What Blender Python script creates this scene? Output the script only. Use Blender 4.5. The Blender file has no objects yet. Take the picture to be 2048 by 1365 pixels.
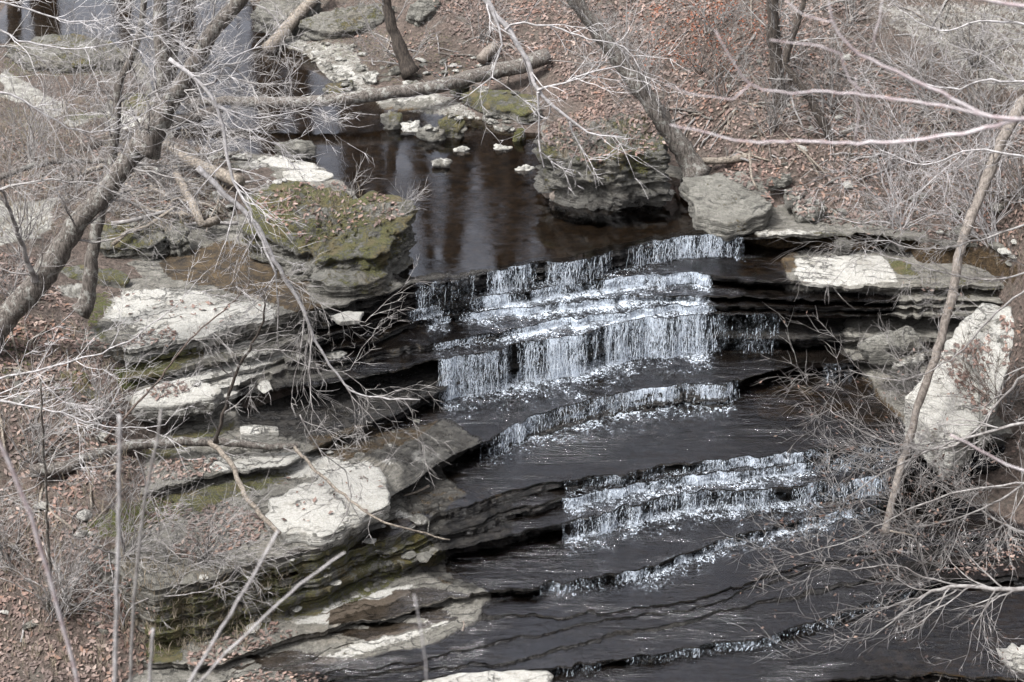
import bpy, bmesh, math, random
import numpy as np
from mathutils import Vector
from mathutils.bvhtree import BVHTree

R = math.radians
sc = bpy.context.scene
COL = sc.collection
rng = random.Random(7)
nr = np.random.RandomState(11)

# ------------------------------------------------------------------ camera
CAMZ, PITCH, LENS = 17.0, R(28.0), 70.0
FP = 2048 * LENS / 36.0
cp, sp = math.cos(PITCH), math.sin(PITCH)
cam = bpy.data.cameras.new('camera'); cam.lens = LENS; cam.sensor_width = 36
cam.clip_end = 3000; cam.clip_start = 0.05
cam.dof.use_dof = True; cam.dof.focus_distance = 38.0; cam.dof.aperture_fstop = 2.8
co = bpy.data.objects.new('camera', cam); COL.objects.link(co)
co.location = (0, 0, CAMZ); co.rotation_euler = (math.pi / 2 - PITCH, 0, 0)
sc.camera = co

def ray(u, v):
    a = (u - 1024) / FP; b = -(v - 682.5) / FP
    return a, cp + b * sp, -sp + b * cp
def at(u, v, z):
    x, y, w = ray(u, v); t = (z - CAMZ) / w
    return Vector((x * t, y * t, z))
def atY(u, v, Y):
    x, y, w = ray(u, v); t = Y / y
    return Vector((x * t, Y, CAMZ + w * t))
def proj(P):
    P = np.asarray(P, float); X, Y, Z = P[:, 0], P[:, 1], P[:, 2] - CAMZ
    f = Y * cp - Z * sp; up = Y * sp + Z * cp
    f = np.where(f < .1, .1, f)
    return 1024 + FP * X / f, 682.5 - FP * up / f

# ------------------------------------------------------------------ noise
def _h(ix, iy, iz, s):
    n = (ix * 374761393 + iy * 668265263 + iz * 2147483647 + s * 1274126177) & 0xffffffff
    n = ((n ^ (n >> 13)) * 1274126177) & 0xffffffff
    n = ((n ^ (n >> 16)) * 2246822519) & 0xffffffff
    return ((n ^ (n >> 15)) & 0xffffff) / float(0xffffff)
def vn(x, y, z=0.0, s=0):
    x, y, z = np.broadcast_arrays(np.asarray(x, float), np.asarray(y, float), np.asarray(z, float))
    fx, fy, fz = np.floor(x), np.floor(y), np.floor(z)
    ix, iy, iz = fx.astype(np.int64), fy.astype(np.int64), fz.astype(np.int64)
    a, b, c = x - fx, y - fy, z - fz
    a, b, c = a * a * (3 - 2 * a), b * b * (3 - 2 * b), c * c * (3 - 2 * c)
    r = 0
    for dx in (0, 1):
        for dy in (0, 1):
            for dz in (0, 1):
                w = (a if dx else 1 - a) * (b if dy else 1 - b) * (c if dz else 1 - c)
                r = r + w * _h(ix + dx, iy + dy, iz + dz, s)
    return r * 2 - 1
def fbm(x, y, z=0.0, s=0, o=4):
    r, a, t = 0, 1.0, 0
    x, y, z = np.asarray(x, float), np.asarray(y, float), np.asarray(z, float)
    for i in range(o):
        r = r + a * vn(x * 2 ** i, y * 2 ** i, z * 2 ** i, s + i); t += a; a *= .5
    return r / t

# ------------------------------------------------------------------ object helpers
def tag(o, label=None, cat=None, group=None, kind=None):
    if label: o['label'] = label
    if cat: o['category'] = cat
    if group: o['group'] = group
    if kind: o['kind'] = kind
    return o
def mesh_obj(name, verts, faces, mat, parent=None, smooth=False, attrs=None):
    me = bpy.data.meshes.new(name)
    V = np.asarray(verts, dtype=np.float32)
    if isinstance(faces, np.ndarray):
        n, k = faces.shape
        me.vertices.add(len(V)); me.vertices.foreach_set('co', V.ravel())
        me.loops.add(n * k); me.loops.foreach_set('vertex_index', faces.astype(np.int32).ravel())
        me.polygons.add(n); me.polygons.foreach_set('loop_start', np.arange(0, n * k, k, dtype=np.int32))
        me.update(calc_edges=True)
    else:
        me.from_pydata(V.tolist(), [], faces)
    if smooth is True: me.polygons.foreach_set('use_smooth', np.ones(len(me.polygons), bool))
    elif isinstance(smooth, np.ndarray): me.polygons.foreach_set('use_smooth', smooth)
    if attrs:
        for k, a in attrs.items():
            at_ = me.attributes.new(k, 'FLOAT', 'POINT'); at_.data.foreach_set('value', np.asarray(a, dtype=np.float32))
    me.materials.append(mat)
    me.validate()
    o = bpy.data.objects.new(name, me); COL.objects.link(o)
    if parent: o.parent = parent; o.matrix_parent_inverse = parent.matrix_world.inverted()
    return o
def empty(name, loc):
    o = bpy.data.objects.new(name, None); COL.objects.link(o); o.location = loc
    o.empty_display_size = .2
    o.matrix_world.translation = Vector(loc)
    return o
def part(name, verts, faces, mat, root, smooth=True):
    """verts are world positions; stored relative to the root"""
    V = np.asarray(verts, float) - np.array(root.location)
    me = mesh_obj(name, V, faces, mat, None, smooth); me.parent = root
    return me

# ------------------------------------------------------------------ materials
def newmat(name):
    m = bpy.data.materials.new(name); m.use_nodes = True; nt = m.node_tree; nt.nodes.clear()
    out = nt.nodes.new('ShaderNodeOutputMaterial')
    return m, nt, out
class N:
    def __init__(s, nt): s.nt = nt
    def node(s, t, **k):
        n = s.nt.nodes.new(t)
        for a, b in k.items():
            if a.startswith('_'): setattr(n, a[1:], b)
        return n
    def put(s, sock, v):
        if hasattr(v, 'is_output') or isinstance(v, bpy.types.NodeSocket): s.nt.links.new(v, sock)
        elif isinstance(v, tuple) and len(v) == 3 and sock.type == 'RGBA': sock.default_value = (*v, 1)
        else: sock.default_value = v
    def pos(s): return s.node('ShaderNodeNewGeometry').outputs['Position']
    def scale(s, vec, sx, sy, sz):
        m = s.node('ShaderNodeVectorMath', _operation='MULTIPLY'); s.put(m.inputs[0], vec); m.inputs[1].default_value = (sx, sy, sz); return m.outputs[0]
    def noise(s, vec, scale=5, detail=6, rough=.6, dist=0.0, color=False):
        n = s.node('ShaderNodeTexNoise'); s.put(n.inputs['Vector'], vec)
        n.inputs['Scale'].default_value = scale; n.inputs['Detail'].default_value = detail
        n.inputs['Roughness'].default_value = rough; n.inputs['Distortion'].default_value = dist
        return n.outputs[1 if color else 0]
    def math(s, op, a, b=0.0, c=0.0, clamp=False):
        n = s.node('ShaderNodeMath', _operation=op); n.use_clamp = clamp
        s.put(n.inputs[0], a); s.put(n.inputs[1], b); s.put(n.inputs[2], c); return n.outputs[0]
    def mr(s, v, a, b, c=0.0, d=1.0, smooth=True):
        n = s.node('ShaderNodeMapRange'); n.interpolation_type = 'SMOOTHSTEP' if smooth else 'LINEAR'
        s.put(n.inputs[0], v)
        for i, q in enumerate((a, b, c, d)): s.put(n.inputs[i + 1], q)
        return n.outputs[0]
    def mix(s, f, a, b, mode='MIX'):
        n = s.node('ShaderNodeMix', _data_type='RGBA'); n.blend_type = mode
        s.put(n.inputs[0], f); s.put(n.inputs[6], a); s.put(n.inputs[7], b); return n.outputs[2]
    def attr(s, name): return s.node('ShaderNodeAttribute', _attribute_name=name).outputs['Fac']
    def bump(s, h, strength=.5, dist=.02, normal=None):
        n = s.node('ShaderNodeBump'); s.put(n.inputs['Height'], h); s.put(n.inputs['Strength'], strength); n.inputs['Distance'].default_value = dist
        if normal is not None: s.put(n.inputs['Normal'], normal)
        return n.outputs[0]
    def bsdf(s, col, rough=.8, normal=None, spec=.5):
        col = s.mix(1.0, col, (ALB, ALB, ALB), 'MULTIPLY')
        n = s.node('ShaderNodeBsdfPrincipled'); s.put(n.inputs['Base Color'], col); s.put(n.inputs['Roughness'], rough)
        s.put(n.inputs['Specular IOR Level'], spec)
        if normal is not None: s.put(n.inputs['Normal'], normal)
        return n.outputs[0]

def rock_mat(name, c1=(.30, .285, .25), c2=(.17, .16, .135), pale=(.64, .63, .59)):
    m, nt, out = newmat(name); n = N(nt); P = n.pos()
    big = n.noise(P, .9, 5, .6); mid = n.noise(P, 5, 8, .68); fine = n.noise(P, 38, 6, .7)
    st = n.noise(n.scale(P, 1.0, 1.0, 22.0), 1.6, 6, .6, .3)
    base = n.mix(n.mr(mid, .35, .65), c2, c1)
    base = n.mix(n.math('MULTIPLY', n.mr(st, .5, .62), .55), base, (.10, .095, .08))
    base = n.mix(n.mr(big, .5, .75, 0, .4), base, (.24, .20, .14))
    base = n.mix(n.math('MULTIPLY', n.mr(fine, .5, .68), .45), base, (.44, .43, .40))
    base = n.mix(n.math('MULTIPLY', n.mr(n.noise(P, 16, 5, .75), .52, .62), .6), base, (.055, .05, .042))
    vo = n.node('ShaderNodeTexVoronoi'); vo.feature = 'DISTANCE_TO_EDGE'; vo.inputs['Scale'].default_value = 1.7
    wv_ = n.node('ShaderNodeVectorMath', _operation='ADD'); n.put(wv_.inputs[0], n.scale(P, .8, 1.3, 5.5)); n.put(wv_.inputs[1], n.scale(n.noise(P, 2.2, 6, .7, 0, True), .9, .9, .9)); n.put(vo.inputs['Vector'], wv_.outputs[0])
    crack_shade = n.math('MULTIPLY', n.mr(vo.outputs['Distance'], .0, .035, 1.0, 0.0), n.mr(n.noise(P, 1.1, 3), .45, .6))
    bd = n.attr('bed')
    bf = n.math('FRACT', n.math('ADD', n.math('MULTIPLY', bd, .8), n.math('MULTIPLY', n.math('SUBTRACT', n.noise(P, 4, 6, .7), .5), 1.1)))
    undershade = n.math('MULTIPLY', n.math('MULTIPLY', n.mr(bf, .82, .95), n.mr(bd, .5, 1.0)), n.mr(n.noise(P, 1.3, 5, .65), .46, .60))  # lines along the bed steps: undercut shade painted into the colour
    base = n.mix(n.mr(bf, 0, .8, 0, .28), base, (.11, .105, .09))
    crack_shade = n.math('MAXIMUM', crack_shade, n.math('MULTIPLY', undershade, .9))  # cracks joined with the painted undercut shade
    jit = n.math('ADD', n.math('MULTIPLY', n.math('SUBTRACT', mid, .5), 1.5), n.math('MULTIPLY', n.math('SUBTRACT', fine, .5), .7))
    def zone(a, lo=.42, hi=.6, k=1.0):
        return n.mr(n.math('ADD', n.attr(a), n.math('MULTIPLY', jit, n.math('MULTIPLY', n.math('MULTIPLY', n.attr(a), n.math('SUBTRACT', 1.25, n.attr(a))), 2.0 * k))), lo, hi)
    pl = n.mix(n.mr(fine, .3, .7), (pale[0] * .72, pale[1] * .71, pale[2] * .68), pale)
    pl = n.mix(n.mr(n.noise(P, 2.2, 8, .75), .5, .68, 0, .8), pl, (.34, .32, .27))
    pl = n.mix(n.mr(n.noise(P, 11, 6, .8), .56, .66, 0, .6), pl, (.22, .21, .18))
    crk = n.noise(n.scale(P, 1.6, 3.2, 8.0), 2.3, 9, .78, .5)
    pl = n.mix(n.mr(crk, .52, .66, 0, .5), pl, (.24, .23, .20))
    base = n.mix(zone('pale'), base, pl)
    base = n.mix(n.math('MULTIPLY', crack_shade, .75), base, (.035, .032, .027))
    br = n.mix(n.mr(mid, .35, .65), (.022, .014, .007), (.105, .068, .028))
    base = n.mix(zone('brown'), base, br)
    wc = n.mix(n.mr(mid, .35, .65), (.006, .006, .007), (.040, .036, .031))
    wet = zone('wet', .3, .75)
    base = n.mix(n.math('MULTIPLY', wet, n.math('SUBTRACT', 1.0, n.math('MULTIPLY', zone('brown'), .7))), base, wc)
    ms = n.mix(n.mr(fine, .3, .7), (.045, .048, .014), (.21, .205, .058))
    ms = n.mix(n.mr(n.noise(P, 2.5, 4), .45, .7), ms, (.19, .15, .07))
    mz = n.mr(n.math('ADD', n.attr('moss'), jit), .45, .62)
    mz = n.math('MULTIPLY', mz, n.mr(n.attr('moss'), .02, .15))
    base = n.mix(mz, base, ms)
    h = n.math('ADD', n.math('MULTIPLY', mid, 1.2), n.math('ADD', n.math('MULTIPLY', fine, .45), n.math('MULTIPLY', st, .9)))
    h = n.math('SUBTRACT', h, n.math('MULTIPLY', crack_shade, .9))
    h = n.math('ADD', h, n.math('MULTIPLY', mz, n.math('MULTIPLY', fine, .8)))
    nb = n.bump(h, 1.0, .09)
    rough = n.math('SUBTRACT', .88, n.math('MULTIPLY', wet, .62))
    nt.links.new(n.bsdf(base, rough, nb), out.inputs[0])
    return m

def soil_mat():
    m, nt, out = newmat('leafy_soil'); n = N(nt); P = n.pos()
    a = n.noise(P, 2.0, 6, .6); b = n.noise(P, 14, 8, .75); c = n.noise(P, 60, 4, .7)
    vor = n.node('ShaderNodeTexVoronoi'); vor.inputs['Scale'].default_value = 13; n.put(vor.inputs['Vector'], n.scale(P, 1, 1, 1.0))
    sep = n.node('ShaderNodeSeparateColor'); n.put(sep.inputs[0], vor.outputs['Color'])
    lf = n.mix(sep.outputs[0], (.045, .034, .028), (.22, .165, .14))
    so = n.mix(n.mr(b, .35, .65), (.04, .032, .026), (.20, .16, .135))
    base = n.mix(n.mr(c, .35, .6, 0, .75), so, lf)
    base = n.mix(n.mr(a, .5, .7, 0, .5), base, (.15, .14, .12))
    jit = n.math('MULTIPLY', n.math('SUBTRACT', b, .5), 1.8)
    pz = n.mr(n.math('ADD', n.attr('pale'), n.math('MULTIPLY', jit, n.attr('pale'))), .4, .6)
    st = n.noise(n.scale(P, 1, 1, 6), 3, 7, .7)
    base = n.mix(pz, base, n.mix(n.mr(st, .35, .65), (.20, .19, .165), (.50, .49, .45)))
    mz = n.math('MULTIPLY', n.mr(n.math('ADD', n.attr('moss'), jit), .5, .65), n.mr(n.attr('moss'), .02, .15))
    base = n.mix(mz, base, n.mix(n.mr(c, .3, .7), (.035, .045, .01), (.13, .14, .03)))
    wz = n.mr(n.attr('wet'), .3, .7)
    base = n.mix(wz, base, n.mix(n.mr(b, .35, .65), (.022, .014, .007), (.10, .065, .03)))
    nb = n.bump(n.math('ADD', n.math('MULTIPLY', b, 1.4), n.math('MULTIPLY', vor.outputs['Distance'], .6)), 1.0, .06)
    nt.links.new(n.bsdf(base, .92, nb, .3), out.inputs[0])
    return m

def water_mat(name, tint, rip, rough, foam=True, stretch=(1.0, 1.0)):
    m, nt, out = newmat(name); n = N(nt); P = n.pos()
    V = n.scale(P, stretch[0], stretch[1], 1)
    h = n.math('ADD', n.noise(V, 5.5, 4, .65, .6), n.math('MULTIPLY', n.noise(V, 24, 3, .6, .4), .35))
    h = n.math('ADD', h, n.math('MULTIPLY', n.noise(n.scale(P, .7, 4.5, 1), 1.5, 5, .65, 1.2), 1.6))
    amp = n.mr(n.noise(n.scale(P, .6, 1.6, 1), .9, 4, .6, .8), .35, .65, .25, 1.4)
    nb = n.bump(h, n.math('MULTIPLY', amp, rip), .045)
    fr = n.node('ShaderNodeFresnel'); fr.inputs['IOR'].default_value = 1.75 if rip > .2 else 1.6; n.put(fr.inputs['Normal'], nb)
    tr = n.node('ShaderNodeBsdfTransparent'); n.put(tr.inputs[0], tint)
    gl = n.node('ShaderNodeBsdfGlossy'); gl.inputs['Roughness'].default_value = rough; gl.inputs[0].default_value = (.95, .95, 1, 1)
    n.put(gl.inputs['Normal'], nb)
    mx = n.node('ShaderNodeMixShader'); n.put(mx.inputs[0], fr.outputs[0]); n.put(mx.inputs[1], tr.outputs[0]); n.put(mx.inputs[2], gl.outputs[0])
    res = mx.outputs[0]
    if foam:
        F = n.attr('foam')
        nn = n.math('ADD', n.math('MULTIPLY', n.noise(n.scale(P, 1.3, .8, 1), 17, 5, .75, 1.0), .75), n.math('MULTIPLY', n.noise(P, 3.0, 4, .6), .25))
        nn = n.math('MULTIPLY_ADD', nn, 2.0, -.5)
        f = n.mr(n.math('ADD', nn, n.math('MULTIPLY', F, .36)), .66, .98)
        f = n.math('MULTIPLY', n.math('MULTIPLY', f, n.mr(F, .06, .28)), n.mr(n.noise(P, 2.6, 4, .65, .8), .38, .52, .25, 1.0))
        df = n.bsdf((.68, .75, .84), .5)
        mx2 = n.node('ShaderNodeMixShader'); n.put(mx2.inputs[0], f); n.put(mx2.inputs[1], res); n.put(mx2.inputs[2], df)
        res = mx2.outputs[0]
    nt.links.new(res, out.inputs[0])
    return m

def curtain_mat():
    m, nt, out = newmat('falling_water'); n = N(nt); P = n.pos()
    a = n.noise(n.scale(P, 19, 14, 9.0), 1.0, 7, .8, 2.2)
    b = n.noise(n.scale(P, 48, 30, 7), 1.0, 4, .75, .8)
    c = n.noise(n.scale(P, 3.0, 3.0, 2.5), 1.0, 4, .6, .8)
    F = n.attr('foam')
    s = n.math('ADD', n.math('ADD', n.math('MULTIPLY', a, .55), n.math('MULTIPLY', b, .33)), n.math('MULTIPLY', c, .22))
    s = n.math('MULTIPLY_ADD', s, 2.3, -.72)
    f = n.math('MULTIPLY', n.mr(n.math('ADD', s, n.math('MULTIPLY', F, .28)), .58, .98), .92)
    tr = n.node('ShaderNodeBsdfTransparent')
    df = n.bsdf((.66, .745, .85), .35)
    mx = n.node('ShaderNodeMixShader'); n.put(mx.inputs[0], f); n.put(mx.inputs[1], tr.outputs[0]); n.put(mx.inputs[2], df)
    nt.links.new(mx.outputs[0], out.inputs[0])
    return m
def simple_mat(name, c1, c2, scale=20, rough=.8, bump=.4, zs=1.0, patch=None):
    m, nt, out = newmat(name); n = N(nt); P = n.pos()
    a = n.noise(n.scale(P, 1, 1, zs), scale, 6, .7)
    col = n.mix(n.mr(a, .35, .65), c1, c2)
    if patch:
        pn = n.noise(P, 7, 6, .7)
        col = n.mix(n.mr(pn, .52, .62, 0, .8), col, patch)
    nt.links.new(n.bsdf(col, rough, n.bump(a, bump, .03), .3), out.inputs[0])
    return m
def leaf_mat():
    m, nt, out = newmat('dead_leaf'); n = N(nt)
    g = n.node('ShaderNodeNewGeometry').outputs['Random Per Island']
    r = n.node('ShaderNodeValToRGB'); n.put(r.inputs[0], g)
    e = r.color_ramp.elements; e[0].position = 0; e[0].color = (.075, .048, .038, 1); e[1].position = 1; e[1].color = (.52, .43, .37, 1)
    for p, c in ((.25, (.16, .112, .092)), (.5, (.25, .182, .155)), (.75, (.34, .262, .228)), (.9, (.27, .16, .11))):
        x = e.new(p); x.color = (*c, 1)
    P = n.pos(); c = n.mix(n.mr(n.noise(P, .8, 5, .6), .45, .65, 0, .6), r.outputs[0], (.12, .095, .085)); c = n.mix(n.mr(n.noise(P, .5, 3), .5, .65, 0, .6), c, n.mix(1.0, r.outputs[0], (1.05, .84, .77), 'MULTIPLY'))
    c = n.mix(1.0, c, (.84, .83, .84), 'MULTIPLY')
    nt.links.new(n.bsdf(c, .7, None, .3), out.inputs[0])
    return m

ALB = .62
M = {}
M['rock'] = rock_mat('layered_rock')
M['boulder'] = rock_mat('boulder_rock', (.30, .29, .255), (.15, .145, .125))
M['soil'] = soil_mat()
M['pool'] = water_mat('pool_water', (.40, .36, .32), .022, .008, foam=True, stretch=(1, 1.2))
M['film'] = water_mat('shallow_water', (.60, .55, .51), .55, .10, foam=True, stretch=(1, 1.7))
M['curtain'] = curtain_mat()
M['foam'] = simple_mat('white_water', (.60, .68, .78), (.80, .86, .93), 30, .4, 0)
M['leaf'] = leaf_mat()
M['red_leaf'] = simple_mat('orange_leaf', (.22, .07, .035), (.36, .14, .08), 9, .7, .1)
M['bark'] = simple_mat('grey_bark', (.058, .05, .043), (.21, .185, .165), 30, .9, 1.0, .25, (.36, .36, .33))
M['bark_dark'] = simple_mat('dark_bark', (.035, .029, .025), (.11, .09, .075), 26, .9, .8, .3)
M['twig'] = simple_mat('grey_twig', (.17, .155, .148), (.38, .365, .355), 9, .85, .2)
M['twig_pale'] = simple_mat('pale_twig', (.30, .285, .28), (.56, .54, .545), 12, .85, .2)
M['twig_dark'] = simple_mat('brown_twig', (.08, .06, .05), (.20, .155, .13), 9, .85, .2)
M['twig_pink'] = simple_mat('pink_twig', (.42, .33, .34), (.66, .62, .63), 14, .85, .2)
M['driftwood'] = simple_mat('driftwood', (.12, .10, .082), (.34, .295, .245), 18, .85, .8, 1.0)
M['weathered'] = simple_mat('weathered_wood', (.13, .11, .095), (.30, .265, .235), 22, .9, .8, .3)
M['cutwood'] = simple_mat('cut_wood', (.15, .125, .105), (.31, .27, .235), 18, .85, .4, 1.0)
M['grass'] = simple_mat('dry_grass', (.16, .13, .09), (.36, .31, .24), 9, .85, 0)
M['moss'] = simple_mat('moss', (.035, .045, .008), (.13, .14, .03), 25, .95, .6)

# ------------------------------------------------------------------ painted zones (regions of wet, dry, mossy rock)
Z = {
 'wet': [
  ([(700, 600), (850, 562), (985, 540), (1290, 465), (1530, 474), (1560, 500), (1575, 580), (1800, 590), (1790, 622), (1700, 640), (1680, 700), (1720, 740), (1830, 870), (2048, 900), (2300, 900), (2300, 1500), (600, 1500), (640, 1330), (860, 1290), (960, 1240), (980, 1190), (900, 1140), (880, 1070), (900, 1010), (930, 985), (880, 930), (960, 880), (900, 850), (840, 760), (640, 735), (610, 670)], 1.0),
  ([(540, 640), (740, 600), (900, 800), (1150, 1000), (1130, 1110), (950, 1190), (800, 1130), (830, 1040), (780, 990), (800, 930), (600, 890), (470, 860), (480, 790), (600, 700)], .62),
  ([(470, 770), (900, 740), (900, 850), (640, 880), (480, 850)], .85),
  ([(780, 480), (1000, 400), (1480, 400), (1530, 474), (1290, 480), (985, 548), (800, 570)], 1.0),
  ([(1500, 478), (1900, 490), (1900, 515), (1600, 512), (1500, 520)], .8)],
 'pale': [
  ([(205, 600), (250, 580), (330, 572), (400, 580), (470, 600), (540, 612), (548, 640), (470, 665), (400, 687), (330, 694), (235, 712), (225, 700), (290, 660), (215, 640)], 1.0),
  ([(405, 530), (470, 516), (545, 520), (520, 547), (430, 547)], 1.0), ([(110, 575), (180, 565), (180, 600), (130, 600)], .8),
  ([(225, 705), (400, 680), (520, 650), (520, 665), (380, 705), (240, 735)], .7),
  ([(290, 765), (440, 722), (560, 698), (570, 712), (490, 770), (340, 792)], .8), ([(400, 700), (480, 688), (540, 672), (530, 692), (420, 722)], .95),
  ([(240, 790), (330, 770), (440, 770), (490, 775), (480, 800), (350, 850), (300, 850)], .75),
  ([(400, 915), (500, 902), (640, 910), (620, 945), (440, 945)], .95), ([(560, 905), (760, 925), (740, 960), (560, 960)], .8),
  ([(300, 1000), (440, 965), (585, 930), (585, 950), (450, 985)], .5),
  ([(640, 1315), (700, 1280), (900, 1232), (900, 1252), (760, 1292), (640, 1335)], 1.0), ([(560, 1250), (700, 1180), (830, 1160), (820, 1190), (640, 1245)], .75),
  ([(1583, 518), (1700, 513), (1775, 520), (1785, 572), (1600, 576)], 1.0), ([(1612, 588), (1760, 588), (1760, 606), (1620, 604)], .8),
  ([(790, 1020), (850, 1025), (860, 1062), (800, 1062)], .9), ([(820, 903), (885, 903), (870, 928), (825, 926)], .95), ([(770, 915), (790, 912), (790, 930), (772, 930)], .9),
  ([(420, 1190), (700, 1120), (860, 1090), (860, 1120), (600, 1200), (430, 1240)], .58),
  ([(700, 610), (760, 600), (760, 640), (690, 650)], .7), ([(600, 690), (640, 685), (630, 705), (600, 708)], .8), ([(1480, 460), (1640, 455), (1700, 470), (1500, 478)], .6),
  ([(0, 130), (60, 170), (140, 215), (120, 240), (0, 190)], .9), ([(-50, 395), (120, 395), (95, 470), (-50, 510)], .7), ([(215, 228), (300, 236), (265, 262), (215, 256)], .9), ([(120, 240), (210, 215), (215, 240), (140, 262)], .7), ([(420, 300), (520, 290), (560, 330), (470, 350)], .6), ([(1740, 0), (2300, 0), (2300, 200), (1980, 190), (1880, 120), (1780, 60)], .5),
  ([(530, 60), (700, 90), (760, 170), (900, 190), (1080, 300), (1080, 330), (1000, 320), (800, 230), (640, 200), (560, 130)], .55)],
 'moss': [
  ([(225, 735), (370, 695), (420, 700), (350, 745), (235, 782)], .9), ([(230, 780), (340, 755), (320, 785), (250, 795)], .5),
  ([(170, 590), (225, 580), (215, 650), (240, 700), (180, 660)], .6), ([(340, 870), (480, 830), (480, 850), (340, 920), (220, 930)], .62),
  ([(330, 1190), (560, 1120), (700, 1080), (860, 1060), (900, 1110), (720, 1200), (430, 1290), (280, 1290)], .57),
  ([(160, 1040), (300, 990), (600, 930), (560, 970), (300, 1060), (170, 1090)], .62),
  ([(290, 1240), (390, 1240), (380, 1330), (300, 1330)], .7), ([(1778, 520), (1828, 520), (1828, 552), (1778, 552)], .9), ([(1830, 530), (2048, 540), (2048, 600), (1800, 600)], .4),
  ([(1600, 458), (1680, 458), (1690, 475), (1600, 475)], .55), ([(0, 60), (250, 60), (250, 160), (0, 160)], .5), ([(240, 188), (310, 188), (295, 222), (240, 218)], .85), ([(130, 222), (230, 232), (250, 250), (130, 245)], .6), ([(0, 190), (120, 250), (100, 300), (0, 280)], .45), ([(300, 400), (360, 420), (350, 450), (260, 440)], .5), ([(0, 580), (60, 620), (60, 760), (0, 760)], .5),
  ([(640, 1300), (900, 1240), (900, 1260), (640, 1345)], .35), ([(600, 40), (900, 60), (1000, 200), (800, 180), (640, 110)], .42)],
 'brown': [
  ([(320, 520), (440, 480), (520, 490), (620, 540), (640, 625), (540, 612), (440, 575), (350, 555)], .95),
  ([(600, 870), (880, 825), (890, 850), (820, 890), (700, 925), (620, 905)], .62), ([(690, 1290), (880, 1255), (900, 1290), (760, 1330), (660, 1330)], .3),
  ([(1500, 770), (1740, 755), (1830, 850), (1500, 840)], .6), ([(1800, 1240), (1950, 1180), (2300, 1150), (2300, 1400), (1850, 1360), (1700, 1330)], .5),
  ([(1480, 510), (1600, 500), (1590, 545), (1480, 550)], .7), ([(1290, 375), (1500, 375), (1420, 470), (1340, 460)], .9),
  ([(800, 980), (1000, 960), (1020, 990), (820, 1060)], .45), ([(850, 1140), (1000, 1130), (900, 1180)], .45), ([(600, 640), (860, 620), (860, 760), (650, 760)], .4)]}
def inpoly(u, v, poly):
    r = np.zeros(u.shape, bool); j = len(poly) - 1
    for i in range(len(poly)):
        xi, yi = poly[i]; xj, yj = poly[j]
        if yi != yj:
            c = ((yi > v) != (yj > v)) & (u < (xj - xi) * (v - yi) / (yj - yi) + xi)
            r ^= c
        j = i
    return r
def paint(P):
    P = np.asarray(P, float); u, v = proj(P)
    out = {}
    offs = [(0, 0), (9, 2), (-9, -2), (3, 6), (-3, -6)]
    w1 = fbm(P[:, 0] * 1.5, P[:, 1] * 1.5, P[:, 2] * 2, 41, 4) * 26
    w2 = fbm(P[:, 0] * 1.5, P[:, 1] * 1.5, P[:, 2] * 2, 51, 4) * 13
    for k, L in Z.items():
        a = np.zeros(len(P))
        for poly, val in L:
            m = 0
            for dx, dy in offs: m = m + inpoly(u + w1 + dx, v + w2 + dy, poly)
            a = np.maximum(a, val * m / 5.0)
        out[k] = a
    return out

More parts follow.
